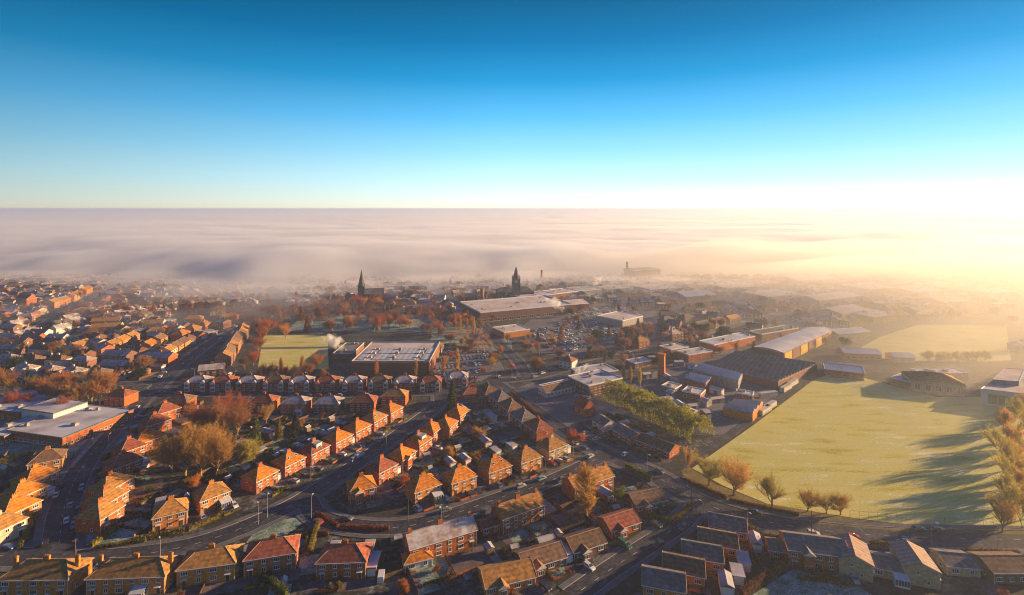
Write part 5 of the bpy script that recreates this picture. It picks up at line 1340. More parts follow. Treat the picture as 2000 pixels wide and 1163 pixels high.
# left of the park, from near to far
row((10,738),(205,748), 13, 9, 5, 'in the row right behind the left wood', lod=1, walls=W1, roofs=RF, opt='cb', gard=True)
row((218,764),(300,764), 13, 9, 4, 'in the short row between wood and avenue', lod=1, walls=W1, roofs=(T_RED,T_TAN), opt='cb', gard=True)
row((-20,716),(175,722), 13, 8, 4, 'in the second row behind the left wood', lod=1, walls=W1, roofs=RF)
row((185,728),(320,734), 18, 8, 3, 'of white-banded terraces behind the wood\'s right half', kind='gable', noun='block', walls=(BRICKD,RENDER), roofs=RF, lod=1, opt='')
row((180,708),(345,715), 20, 9, 4, 'in the third row left of the hooking avenue', kind='gable', noun='terrace', walls=W1, roofs=RF, lod=1)
row((-20,694),(165,700), 16, 8, 4, 'in the third row behind the left wood', kind='gable', noun='terrace', walls=W1, roofs=RF, lod=1)
row((222,688),(275,664), 11, 9, 0.3, 'of the stepping terrace in the left estate', kind='gable', walls=(BRICKO,), roofs=RO, lod=2, opt='')
row((290,690),(330,668), 11, 9, 0.3, 'of the second stepping terrace, nearer the avenue', kind='gable', walls=(BRICKO,), roofs=RO, lod=2, opt='')
row((335,700),(372,676), 11, 9, 0.3, 'of the third stepping terrace, beside the avenue', kind='gable', walls=(BRICKO,CREAM), roofs=RO, lod=2, opt='')
row((148,692),(185,680), 14, 9, 1, 'of the yellow-lit short terrace in the left estate', kind='gable', walls=(CREAM,), roofs=(T_TAN,), opt='')
row((-10,682),(130,684), 15, 8, 5, 'in the fourth row behind the left wood', kind='gable', noun='terrace', walls=W1, roofs=RF)
row((125,662),(160,658), 22, 9, 4, 'of the flats at the estate\'s left', kind='gable', noun='flat block', walls=(CREAM,), roofs=(T_TAN,), opt='', h=6)
row((160,655),(250,650), 22, 9, 5, 'of the sunlit flats, lower row', kind='gable', noun='flat block', walls=(CREAM,BRICKO), roofs=(T_TAN,), opt='', h=6)
row((160,643),(250,638), 22, 9, 5, 'of the sunlit flats, upper row', kind='gable', noun='flat block', walls=(CREAM,BRICKO), roofs=(T_TAN,), opt='', h=6)
row((262,648),(330,644), 16, 10, 5, 'of the sunlit flats near the estate chapel', kind='gable', noun='flat block', walls=(CREAM,BRICKO), roofs=(T_TAN,), opt='', h=6)
row((-20,672),(130,674), 15, 8, 6, 'in the fifth row behind the left wood', kind='gable', noun='terrace', walls=W1, roofs=RF, skipj=.15)
row((255,664),(350,655), 13, 8, 5, 'in the row above the stepping terraces', walls=W1, roofs=RO, noun='house')
row((378,742),(445,735), 14, 9, 4, 'behind the bay-fronted row\'s left end', kind='gable', walls=(BRICKD,), roofs=RF, noun='house', lod=1)
row((400,712),(462,646), 9, 13, 0.2, 'up the tall Victorian terrace left of the park', kind='gable', h=7.5, rh=3.4, walls=(BRICKO,BRICK), roofs=RO, lod=1, opt='e')
row((450,716),(488,652), 9, 10, 0.2, 'up the second Victorian terrace, nearest the park', kind='gable', h=6.5, rh=3.2, walls=(BRICKO,BRICKD), roofs=RO, opt='')
row((352,668),(420,640), 12, 9, 3, 'right of the avenue\'s far stretch', walls=W1, roofs=RO)
row((340,636),(480,628), 15, 9, 6, 'in the hazy row below the wooded belt', walls=(BRICKO,CREAM,BRICK), roofs=RO, noun='villa')
row((380,620),(470,612), 14, 9, 8, 'among the trees left of the park', walls=(BRICKO,CREAM), roofs=RO, noun='villa')
row((105,604),(140,594), 30, 10, 0.5, 'of the long orange terrace in the far left', kind='gable', noun='block', walls=(BRICKO,), roofs=(T_TAN,), opt='e', h=7)
row((142,592),(186,570), 30, 10, 0.5, 'further up the long orange terrace, far left', kind='gable', noun='block', walls=(BRICKO,), roofs=(T_TAN,), opt='e', h=7)
big((52,607),(72,604), 20, 12, 'apartment_block', 'tall red brick block standing alone in the far left haze', 'apartment block', wall=BRICK, roof=T_RED, kind='gable', rh=4)
for y, nm in ((662,'sixth'),(652,'seventh')):
    row((-20,y),(100,y+2), 15, 8, 7, f'in the {nm} row behind the left wood', kind='gable', walls=W1, roofs=RF, skipj=.2, noun='terrace')
for i, (y, x0, x1) in enumerate(((640,-20,95),(632,-20,100),(622,-20,90),(604,200,300),(597,210,430),(596,-20,45),(589,-20,100),(590,210,460),(583,205,300),(584,-20,140),(577,-20,150),(577,200,480),(570,-20,160),(570,210,480),(563,-20,190),(563,220,460),(557,-20,200),(552,-20,190),(548,-20,180))):
    row((x0,y),(x1,y-2), 14, 8, 4, f'in the {ORD[i+1]} row of the far left quarter, counted upwards', kind='hip' if i % 2 else 'gable', walls=(BRICKD,CREAM,BRICK,BRICKD,BRICKO), roofs=RF+RF+RO, skipj=.12, opt='c' if i % 2 else '', jit=0.8, noun='house' if i % 2 else 'terrace')
# centre, beyond the park
for i, (y, x0, x1) in enumerate(((612,720,935),(602,740,930),(592,745,935),(583,560,690),(582,750,935),(573,460,690),(573,740,985),(564,740,990),(556,760,990))):
    row((x0,y),(x1,y-1), 14, 8, 4, f'in the {ORD[i+1]} row of the hazy centre, beyond the park', kind='hip' if i % 2 else 'gable', walls=W1+(RENDER,), roofs=RF, skipj=.2, opt='c' if i % 2 else '', jit=0.8, noun='house' if i % 2 else 'terrace')
big((588,585),(605,584), 14, 12, 'apartment_block', 'white block of flats left of the church spire', 'apartment block', wall=RENDER, roof=FLATROOF, wins=5, storeys=3, winw=1.8)
# right of the centre
row((1300,668),(1390,655), 13, 9, 6, 'along the straight street right of the car park', walls=W1, roofs=RF+(T_TAN,), lod=1, noun='house')
row((1362,650),(1450,630), 18, 9, 3, 'of the slate terraces in the right middle', kind='gable', walls=(BRICKD,BUFF), roofs=(T_SLATE,T_TAN), lod=1, noun='terrace', opt='e')
row((1290,640),(1400,622), 15, 9, 6, 'in the first hazy row right of the square store', walls=W1, roofs=RF, noun='house')
row((1470,640),(1590,616), 18, 9, 5, 'in the hazy row above the long curved warehouse', kind='gable', walls=W1, roofs=RF, noun='terrace')
big((1640,668),(1700,662), 16, 6, 'industrial_unit', 'pale low building behind the long curved warehouse\'s right end', 'industrial unit', wall=BUFF, roof=METALR, kind='gable', rh=2, wins=6)
for i, (x1,y1,x2,y2,d,h,k) in enumerate(sorted([(1645,628,1695,618,26,7,'gable'),(1705,632,1755,626,30,6,'flat'),(1600,600,1680,590,30,7,'gable'),(1790,586,1840,580,40,8,'gable'),(1865,576,1925,572,50,7,'flat'),(1845,606,1895,602,30,8,'gable'),
        (1935,584,1990,580,40,7,'flat'),(1700,578,1750,574,40,8,'flat'),(1500,592,1570,586,36,7,'flat'),(1340,592,1400,588,34,7,'gable'),(1420,574,1490,570,40,7,'flat'),(1270,577,1330,572,34,7,'flat'),(1560,560,1640,556,50,8,'gable'),(1300,560,1360,557,40,7,'flat'),(1760,556,1830,553,50,8,'flat'),(1180,560,1230,557,40,7,'flat')])):
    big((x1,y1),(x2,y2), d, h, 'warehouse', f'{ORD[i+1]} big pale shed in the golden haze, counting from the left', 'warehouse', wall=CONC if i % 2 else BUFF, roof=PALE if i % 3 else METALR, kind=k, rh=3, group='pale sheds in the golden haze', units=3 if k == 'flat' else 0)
for i, (y, x0, x1) in enumerate(((628,1290,1400),(614,1290,1560),(606,1170,1500),(597,1280,1500),(588,1200,1330),(582,1400,1560),(571,1080,1300),(566,1500,1900),(556,1060,1500),(548,1080,1900))):
    row((x0,y),(x1,y-3), 14, 8, 5, f'in the {ORD[i+1]} row of the hazy right, counted upwards', kind='hip' if i % 2 else 'gable', walls=W1+(RENDER,), roofs=RF, skipj=.25, opt='c' if i % 2 else '', jit=0.8, noun='house' if i % 2 else 'terrace')
row((1965,690),(2050,690), 14, 9, 6, 'at the right edge beside the far field', walls=W1, roofs=RF, noun='house')
# ------------------------------------------------------------------ back gardens that fill the blocks
rb = random.Random(21)
NSH = [0]
def inside_poly(p, poly):
    c = False; j = len(poly)-1
    for i in range(len(poly)):
        a, b = poly[i], poly[j]
        if (a.y > p.y) != (b.y > p.y) and p.x < (b.x-a.x)*(p.y-a.y)/(b.y-a.y)+a.x: c = not c
        j = i
    return c
def backlands(pix, dirpx, where, cw=7.0, cd=11.0, pf=0.7, ps=0.5, pb=0.6, pl=0.65, pt=0.08, ph=0.2):
    poly = [G(*p) for p in pix]; cx = sum(poly, Vector())/len(poly); U = (G(*dirpx[1])-G(*dirpx[0])).normalized(); rz = math.atan2(U.y, U.x); N_ = Vector((-U.y, U.x, 0))
    Rm = max((p-cx).length for p in poly); n = int(Rm//cw)+1; m = int(Rm//cd)+1
    for i in range(-n, n+1):
        for j in range(-m, m+1):
            c = cx + U*(i*cw) + N_*(j*cd)
            if not inside_poly(c, poly) or on_road(c, 3.5) or not free(c, 2.0): continue
            if rb.random() < pl: patch(c, rz, -cw/2+.4, cw/2-.4, -cd/2, cd/2-rb.uniform(0, 4), 'lawn' if rb.random() < .72 else 'drive')
            if rb.random() < pf:
                if rb.random() < ph: safe_fence(c, rz, (-cw/2, -cd/2), (-cw/2, cd/2), 1.4, f'overgrown garden hedge {where}', rb.choice([LF_HEDGE, LF_BROWN, LF_DARK]), hed=True)
                else:
                    f = safe_fence(c, rz, (-cw/2, -cd/2), (-cw/2, cd/2), 1.6, f'board fence between plots {where}')
            if rb.random() < pf*0.7: safe_fence(c, rz, (-cw/2, cd/2), (cw/2, cd/2), 1.6, f'board fence across the plot ends {where}')
            if rb.random() < ps and NSH[0] < 230:
                q = loc2w(c, rz, rb.uniform(-cw*.2, cw*.2), rb.uniform(cd*.1, cd*.3)); kd = rb.choice(['shed', 'shed', 'garage', 'flat', 'glass', 'shed'])
                if free(q, 1.8) and not on_road(q, 2.5):
                    NSH[0] += 1; shed(q, rz + rb.choice((0, math.pi/2, 0.1)), kd, f'{ {"shed":"timber shed","garage":"pitched roof garage","flat":"flat roofed garage","glass":"greenhouse"}[kd]} {where}', group=f'{kd}s {where}', s=rb.uniform(.85, 1.35))
            for _ in range(2):
                if rb.random() < pb:
                    q = loc2w(c, rz, rb.uniform(-cw/2, cw/2), rb.uniform(-cd/2, cd/2))
                    if free(q, .8) and not on_road(q, 1.5): tree(q, 'bush', rb.uniform(1, 3), rb.choice([LF_HEDGE, LF_RUST, LF_GREEN, LF_DARK, LF_BROWN, LF_GOLD]), f'rounded bush {where}', f'bushes {where}', cat='bush')
            if rb.random() < pt:
                q = loc2w(c, rz, 0, -cd*.2)
                if free(q, 1.5) and not on_road(q, 2):
                    kd = rb.choice(['thorn','thorn','conifer','green']); tree(q, kd, rb.uniform(4, 8), rb.choice([TW['brown'], TW['gold'], TW['orange']]) if kd == 'thorn' else rb.choice([LF_DARK, LF_GREEN]), f'small tree {where}', f'small trees {where}')
backlands([(330,1005),(480,925),(640,862),(790,806),(700,800),(500,812),(470,890),(400,930),(330,965)], ((500,950),(640,880)), 'in the gardens behind the curving road\'s upper side', pt=.15)
backlands([(690,965),(780,905),(880,850),(920,815),(950,800),(1030,870),(1060,885),(960,920),(860,955),(780,975)], ((820,985),(1050,915)), 'inside the block between curving road and loop road', ps=.6)
backlands([(236,1010),(262,900),(300,880),(330,965),(295,1025)], ((250,1010),(270,900)), 'behind the cottages of the left-hand avenue', ps=.55)
backlands([(100,860),(150,880),(150,905),(95,940),(40,950),(0,990),(0,905)], ((95,940),(120,900)), 'below the big flat school', ps=.3, pt=.1)
backlands([(430,1163),(470,1080),(600,1060),(640,1060),(740,1050),(800,1060),(760,1110),(760,1163)], ((480,1128),(574,1112)), 'at the bottom centre-left', ps=.4)
backlands([(760,1163),(790,1125),(940,1070),(1080,1020),(1130,1030),(1000,1100),(930,1163)], ((800,1108),(932,1066)), 'below the gabled terraces', ps=.6)
backlands([(1030,1000),(1110,965),(1230,945),(1290,960),(1240,990),(1120,1060),(1040,1060)], ((1105,990),(1215,950)), 'round the tall golden poplar', ps=.45)
backlands([(1180,805),(1245,830),(1345,875),(1330,900),(1240,860),(1180,830)], ((1196,850),(1245,876)), 'between the junction bungalows and the green hedge', ps=.6)
backlands([(1440,1062),(1530,1075),(1500,1120),(1420,1163),(1360,1163)], ((1392,1046),(1452,1058)), 'behind the gabled bungalows', ps=.5, cd=8)
backlands([(300,815),(470,815),(780,812),(790,795),(300,795)], ((345,805),(700,805)), 'below the crossing street', ps=.5, cd=9)
backlands([(300,757),(380,738),(650,742),(850,738),(850,752),(300,762)], ((380,755),(840,752)), 'behind the bay-fronted row', ps=.5, cd=9)
backlands([(0,700),(200,708),(360,690),(360,740),(210,752),(0,742)], ((10,738),(205,748)), 'among the rows behind the left wood', cw=9, cd=12, ps=.5, pb=.4)
backlands([(880,765),(960,770),(1040,850),(980,860),(930,830),(890,812)], ((974,808),(1025,849)), 'left of the dark semis on the diagonal road', ps=.5)
backlands([(1560,1100),(1640,1140),(1720,1163),(1990,1163),(1990,1110),(1900,1150),(1700,1145)], ((1550,1120),(1650,1130)), 'at the bottom right', ps=.35)
backlands([(0,625),(360,620),(360,690),(0,700)], ((0,660),(360,660)), 'of the left estate', cw=13, cd=15, ps=.55, pb=.3, pf=.25)
backlands([(1290,600),(1600,590),(1560,640),(1290,665)], ((1300,668),(1390,655)), 'in the hazy streets right of the car park', cw=14, cd=16, ps=.45, pb=.3, pf=.2)
# ------------------------------------------------------------------ the smallest, farthest houses beyond the individually built ones: one object
def far_houses():
    rng = random.Random(77); mats = [BRICKD, BRICK, CREAM, RENDER, T_FROST, T_BROWN, T_SLATE, T_TAN, FLATROOF, PALE, BRICKO]; V = []; F = []; M = []
    zones = [([(-20,545),(200,545),(470,560),(500,600),(340,605),(330,640),(470,640),(380,690),(350,712),(-20,712)], .93, 15, 13),
             ([(560,550),(990,548),(990,600),(930,640),(860,600),(700,590),(560,600)], .9, 15, 14),
             ([(1010,548),(1990,545),(1990,600),(1780,630),(1640,640),(1560,655),(1470,660),(1300,690),(1290,610),(1130,595),(1010,590)], .85, 16, 15),
             ([(1290,640),(1470,635),(1500,665),(1390,700),(1300,700)], .8, 15, 14)]
    n = 0
    for pix, fill, gx, gy in zones:
        poly = [G(*p) for p in pix]; xs = [p.x for p in poly]; ys = [p.y for p in poly]; y = min(ys)
        while y < max(ys):
            x = min(xs); an = 0.5*math.sin(y*0.011)
            while x < max(xs):
                p = Vector((x + rng.uniform(-2, 2), y + rng.uniform(-2, 2) + 22*math.sin(x*0.008), 0)); x += gx
                if not inside_poly(p, poly) or rng.random() > fill or on_road(p, 6) or not free(p, 4.5): continue
                a = an + 1.57*(noise.noise(Vector((p.x*.004, p.y*.004, 0))) > .15) + rng.gauss(0, .06); w, d = rng.uniform(8, 13), rng.uniform(7, 9); h = rng.choice((2.8, 5, 5, 5.2, 6)); kd = rng.random()
                m = MB(); wm = rng.choice((0, 0, 0, 0, 1, 2, 3)); rm = 4 + rng.choice((0, 0, 0, 1, 2, 2))
                m.box(-w/2, w/2, -d/2, d/2, 0, h, wm)
                if kd < .14: m.box(-w/2-.2, w/2+.2, -d/2-.2, d/2+.2, h+.02, h+.3, rng.choice((8, 9)))
                else:
                    r = roof_mesh('hip' if kd < .5 else 'gable', w, d, h, rng.uniform(2, 3), .3); i = len(m.V); m.V += r.V; m.F += [tuple(i+q for q in f) for f in r.F]; m.M += [rm if q == 0 else (rm if q == 1 else wm) for q in r.M]
                    if h > 4: m.box(-.5, .5, -.3, .3, h+1, h+3.8, wm)
                for k in range(3):
                    for z in (0.9, 3.2):
                        if z+1 < h: xx = -w/2 + w*(k+.5)/3; m.box(xx-.6, xx+.6, -d/2-.06, -d/2-.01, z, z+1.1, 3)
                if rng.random() < .5: m.box(w/2+.3, w/2+3, -2, 2, 0, 2.4, 9 if rng.random() < .5 else 8)
                if rng.random() < .6: q = rng.uniform(-4, 4); m.box(q-1.2, q+1.2, d/2+3, d/2+5.2, 0, 2.1, rng.choice((3, 8, 9, 9)))
                cs, sn = math.cos(a), math.sin(a); i = len(V); V += [(p.x+vx*cs-vy*sn, p.y+vx*sn+vy*cs, vz) for vx, vy, vz in m.V]; F += [tuple(i+q for q in f) for f in m.F]; M += m.M; n += 1
            y += gy
    o = mesh_obj('far_houses', V, F, mats, fm=M); tag(o, 'smallest houses and sheds packed between the far rows, fading into the fog', 'houses', kind='stuff'); return n
far_houses()
# ------------------------------------------------------------------ trees and hedges
rt = random.Random(3)
T = tree
# the two great bare trees and their neighbours
for i, (x, y, h) in enumerate([(335,922,17),(362,930,20),(374,905,20),(392,932,21),(408,906,19),(424,926,18)]):
    T(G(x,y), 'bare', h, TW['gold'], f'{ORD[i+1]} tree from the left in the great golden clump behind the curving road', 'trees of the great golden clump', seed=i, wide=1.25)
for i, (x, y, h) in enumerate([(400,852,18),(430,858,21),(442,838,20),(464,850,18)]):
    T(G(x,y), 'bare', h, TW['brown' if i % 2 else 'rust'], f'{ORD[i+1]} tree from the left in the rusty clump behind the golden clump', 'trees of the rusty brown clump', seed=i+1, wide=1.25)
T(G(470,905), 'thorn', 11, TW['olive'], 'rounded olive tree right of the huge golden tree', seed=1, wide=1.2)
T(G(520,830), 'bare', 12, TW['gold'], 'small golden tree above the upper garden row', seed=1)
T(G(545,858), 'conifer', 10, LF_GOLD, 'bright golden-green conifer in the gardens above the curving road', seed=0)
T(G(577,850), 'conifer', 10, LF_DARK, 'dark broad conifer right of the golden-green conifer', seed=1, wide=1.5)
T(G(500,865), 'conifer', 12, LF_GREEN, 'green conifer left of the golden-green conifer', seed=1, wide=1.3)
T(G(883,795), 'conifer', 15, LF_DARK, 'tall dark conifer at the top of the curving road', seed=0, wide=0.95)
T(G(55,742), 'conifer', 9, LF_GOLD, 'narrow golden conifer behind the left wood', seed=0, wide=0.7)
T(G(222,762), 'conifer', 11, LF_GOLD, 'narrow golden conifer at the right end of the left wood', seed=0, wide=0.7)
T(G(1145,1012), 'poplar', 20, TW['gold'], 'tall golden poplar in front of the tan gabled terrace', seed=0, wide=2.0)
T(G(1208,985), 'green', 6, LF_GREEN, 'low green tree right of the tall golden poplar', seed=0, wide=1.3)
T(G(1122,868), 'thorn', 8, TW['rust'], 'russet bare tree on the corner by the diagonal road', seed=0)
T(G(1340,925), 'birch', 11, TW['gold'], 'slim bare tree at the big junction corner beside the field', seed=0)
for i, (x, y, h) in enumerate([(1385,948,13), (1434,968,15), (1508,990,13), (1578,1000,8.5), (1614,1003,8.5), (1642,1006,8)]):
    T(G(x,y), 'bare', h, TW['gold'] if i % 2 else TW['olive'], f'{ORD[i+1]} bare tree from the left along the field\'s road edge', 'bare trees along the field\'s road edge', seed=i, wide=1.5)
for i in range(22):
    y = 1040 - 240*(i/22)**1.1; x = 1958 + (i*37 % 60) + 4*math.sin(i)
    T(G(x,y), 'birch' if i % 3 else 'bare', 14+4*math.sin(i*2.1), TW['olive'] if i % 3 else TW['gold'], f'{ORD[i+1]} bare tree from the bottom in the tall belt right of the field', 'tall trees right of the field', seed=i, wide=1.0)
for i, x in enumerate([1814,1829,1846,1871,1891,1908,1924]):
    T(G(x,704+rt.random()*3), 'thorn', 8.5, TW['olive'], f'{ORD[i+1]} small bare tree from the left between the two fields', 'small trees between the two fields', seed=i)
# the wood at the left
k = 0
for i in range(46):
    u = rt.random(); x = 0 + 215*u; y = 752 + rt.random()*36 + 14*u
    if x < 60 and y > 775: y -= 18
    p = G(x, y)
    if on_road(p, 2): continue
    k += 1; c = rt.choice(['orange','gold','gold','brown','olive','orange'])
    T(p, rt.choice(['birch','birch','birch','bare']), rt.uniform(11, 16), TW[c], 'bare orange-brown birch packed in the left wood', 'trees of the left wood', wide=1.1)
T(G(30,800), 'thorn', 12, TW['rust'], 'rusty round-crowned tree standing in front of the left wood', seed=0)
T(G(60,803), 'birch', 9, TW['rust'], 'small slim red tree in front of the left wood', seed=1)
T(G(90,800), 'thorn', 8, TW['olive'], 'round yellow-green bush-like tree in front of the left wood', seed=1)
for i, (x, y, kd, h, c, lb) in enumerate([(122,815,'birch',12,'rust','slim birch at the corner behind the school'), (130,812,'birch',13,'orange','leaning birch at the corner behind the school'),
      (165,845,'bush',2.5,None,'rust-coloured shrubs at the corner of the school'), (175,855,'bush',2.5,None,'rust-coloured shrubs by the road near the school'), (155,862,'bush',2.2,None,'rust-coloured shrubs below the school wall')]):
    T(G(x,y), kd, h, TW[c] if c else LF_RUST, lb, wide=2.2 if kd == 'bush' else 1)
# park trees
PK = [(495,715,'rust',12),(505,690,'rust',14),(512,668,'rust',15),(520,655,'rust',16),(478,722,'purple',11),(515,745,'purple',13),(530,742,'purple',12),(574,745,'purple',12),(560,742,'rust',10),(620,722,'orange',13),(605,738,'rust',11),(630,745,'brown',9)]
for i, (x, y, c, h) in enumerate(sorted(PK)):
    T(G(x,y), 'bare', h, TW[c], f'{ORD[i+1]} tree from the left round the park\'s left lawn', 'bare trees round the park\'s left lawn', wide=1.2)
for i, (x, y, h, c) in enumerate(sorted([(549,742,15,'orange'),(590,740,16,'gold'),(735,742,14,'orange'),(812,742,14,'gold'),(843,738,13,'rust'),(866,735,14,'orange'),(893,728,17,'gold'),
        (846,640,14,'orange'),(888,642,15,'orange'),(899,645,14,'gold'),(912,648,13,'orange'),(925,655,17,'gold'),(1218,748,13,'olive'),(1232,752,12,'gold'),(1250,756,12,'olive'),(1180,712,7,'rust'),(1237,712,8,'gold')])):
    T(G(x,y), 'poplar', h, TW[c], f'{ORD[i+1]} upright poplar from the left, counting from the park lawn to the green bank', 'upright poplars of the park and car park', wide=0.95)
n = 0
for i in range(170):
    x = rt.uniform(520, 990); y = rt.uniform(588, 662)
    if 500 < x < 860 and y > 648 and rt.random() < .8: continue
    p = G(x, y)
    if on_road(p, 2) or not free(p, 3): continue
    T(p, rt.choice(['bare','birch','thorn','birch']) if rt.random() < .9 else 'conifer', rt.uniform(9, 15), TW[rt.choice(['rust','purple','purple','orange','brown'])], 'bare rust-brown tree among the crowded park trees', 'trees crowded in the park', wide=1.25)
    OCC.append((p.x, p.y, 3)); n += 1
for i in range(34):
    x = rt.uniform(845, 1090); y = rt.uniform(660, 742); p = G(x, y)
    if on_road(p, 3) or not free(p, 3): continue
    T(p, 'bare' if rt.random() < .6 else 'thorn', rt.uniform(6, 10), TW[rt.choice(['rust','orange','brown','gold'])], 'russet tree on the verges round the small car park and roundabout', 'russet trees round the roundabout', wide=1.2); OCC.append((p.x, p.y, 4))
# trees scattered through the far town
ZN = [((-20,540,520,660),150,'far left town','left'),((0,660,360,745),45,'left estate','estate'),((560,548,1000,600),60,'hazy centre','centre'),((1090,548,1980,700),170,'hazy right town','right'),((1020,640,1300,720),30,'streets below the supermarket car park','cp')]
for (x0,y0,x1,y1), cnt, nm, _ in ZN:
    for i in range(cnt):
        x = rt.uniform(x0, x1); y = y0 + (y1-y0)*rt.random()**0.8; p = G(x, y)
        if 1655 < x < 1975 and 628 < y < 712: continue
        if on_road(p, 2) or not free(p, 2): continue
        T(p, rt.choice(['bare','birch','thorn','birch','birch','conifer','green']), rt.uniform(7, 13), rt.choice([TW['purple'],TW['purple'],TW['brown'],LF_DARK]), f'dark winter tree scattered among the roofs of the {nm}', f'trees of the {nm}', wide=1.2); OCC.append((p.x, p.y, 2.5))
# far wooded belts that read as one mass
def woodland(pix, n, h, m, label, seed):
    rng = random.Random(seed); poly = [G(*p) for p in pix]; xs = [p.x for p in poly]; ys = [p.y for p in poly]; V = []; F = []; c0 = sum(poly, Vector())/len(poly); k = 0
    while k < n:
        p = Vector((rng.uniform(min(xs), max(xs)), rng.uniform(min(ys), max(ys)), 0))
        if not inside_poly(p, poly) or on_road(p, 2) or not free(p, 1): k += .2; continue
        k += 1; H = h*rng.uniform(.7, 1.25); Rr = H*rng.uniform(.26, .42)
        for _ in range(150):
            a = rng.random()*math.tau; e = math.asin(rng.random()**.7); q = p + Vector((math.cos(a)*math.cos(e)*Rr, math.sin(a)*math.cos(e)*Rr, H*.55 + math.sin(e)*H*.4))*1.0
            d = Vector((math.cos(a)*.5+rng.gauss(0,.35), math.sin(a)*.5+rng.gauss(0,.35), 1+rng.gauss(0,.3))).normalized()*rng.uniform(.9, 2.0); w = d.cross(Vector((rng.gauss(0,1), rng.gauss(0,1), rng.gauss(0,1)))).normalized()*.09
            q = q - d*.6; i = len(V); V += [tuple(q-w-c0), tuple(q+w-c0), tuple(q+d-c0)]; F.append((i, i+1, i+2))
        for s in (-.05, .05):
            i = len(V); V += [tuple(p+Vector((s-.12,0,0))-c0), tuple(p+Vector((s+.12,0,0))-c0), tuple(p+Vector((s*20,s*10,H*.8))-c0)]; F.append((i, i+1, i+2))
    o = mesh_obj('woodland', V, F, [m]); o.location = c0; tag(o, label, 'woodland', kind='stuff')
woodland([(110,622),(150,606),(300,612),(330,628),(210,632)], 60, 11, TW['purple'], 'dark wooded belt above the sunlit flats in the left estate', 1)
woodland([(320,628),(330,606),(520,600),(560,640),(500,650),(420,622)], 90, 11, TW['purple'], 'hazy dark wood left of the park', 2)
woodland([(540,640),(560,604),(700,592),(830,600),(860,640),(700,646)], 120, 12, TW['purple'], 'crowded rust and purple wood across the back of the park', 3)
woodland([(830,655),(900,625),(935,660),(1000,700),(960,712),(900,672)], 40, 9, TW['brown'], 'brown thicket between the park and the roundabout road', 4)
woodland([(1300,690),(1280,665),(1380,640),(1400,650)], 26, 7, TW['brown'], 'brown scrub beside the straight street right of the car park', 5)
woodland([(1290,600),(1400,590),(1560,605),(1500,620),(1320,618)], 46, 9, TW['brown'], 'hazy trees above the straight street on the right', 6)
woodland([(1600,640),(1640,615),(1800,600),(1960,612),(1990,632),(1780,628),(1670,660)], 70, 10, TW['olive'], 'golden hazy tree belt round the far playing field', 7)
woodland([(1000,570),(1080,560),(1200,556),(1180,566)], 30, 9, TW['purple'], 'hazy trees behind the clock tower', 8)
woodland([(1400,560),(1980,545),(1980,552),(1500,572)], 60, 10, TW['brown'], 'far trees dissolving in the golden mist', 9)
# the great evergreen hedge mass beside the yard
def hedge_mass():
    rng = random.Random(4); ln = [G(*q) for q in ((1195,775),(1240,795),(1285,815),(1330,838),(1372,858))]; line = resample(smooth_line(ln, 8), 1.0); ns = normals(line)
    V = []; F = []
    def fn(r):
        i = r.randrange(len(line)); u = i/len(line); p = line[i]; n = ns[i]; hw = 8.5*(1+0.4*noise.noise(Vector((i*0.16, 0, 2)))); a = r.uniform(0, math.pi)
        hh = 9.5*(1+0.4*noise.noise(Vector((i*0.14, 3, a*1.2)))+0.25*noise.noise(Vector((i*.4, a*3, 1)))); k = 0.88+0.14*r.random()
        return Vector((p.x, p.y, 0)) + n*(math.cos(a)*hw*k) + Vector((0, 0, math.sin(a)**0.7*hh*k))
    V, F = leafcloud(fn, 34000, 0.36, None, rng)
    t = empty('tall_hedge', (0,0,0)); p = line[len(line)//2]; t.location = (p.x, p.y, 0)
    V = [(x-p.x, y-p.y, z) for x, y, z in V]; reg(mesh_obj('foliage', V, F, [LF_BANK], t)); m = MB()
    for q in line[::5]: m.bar((q.x-p.x, q.y-p.y, 0), (q.x-p.x, q.y-p.y, 7.5), 0.25, 0, 5, 0.1)
    reg(m.build('trunk', [BARK], t)); tag(t, 'long tall rounded green hedge between the school offices and the yard', 'hedge')
hedge_mass()
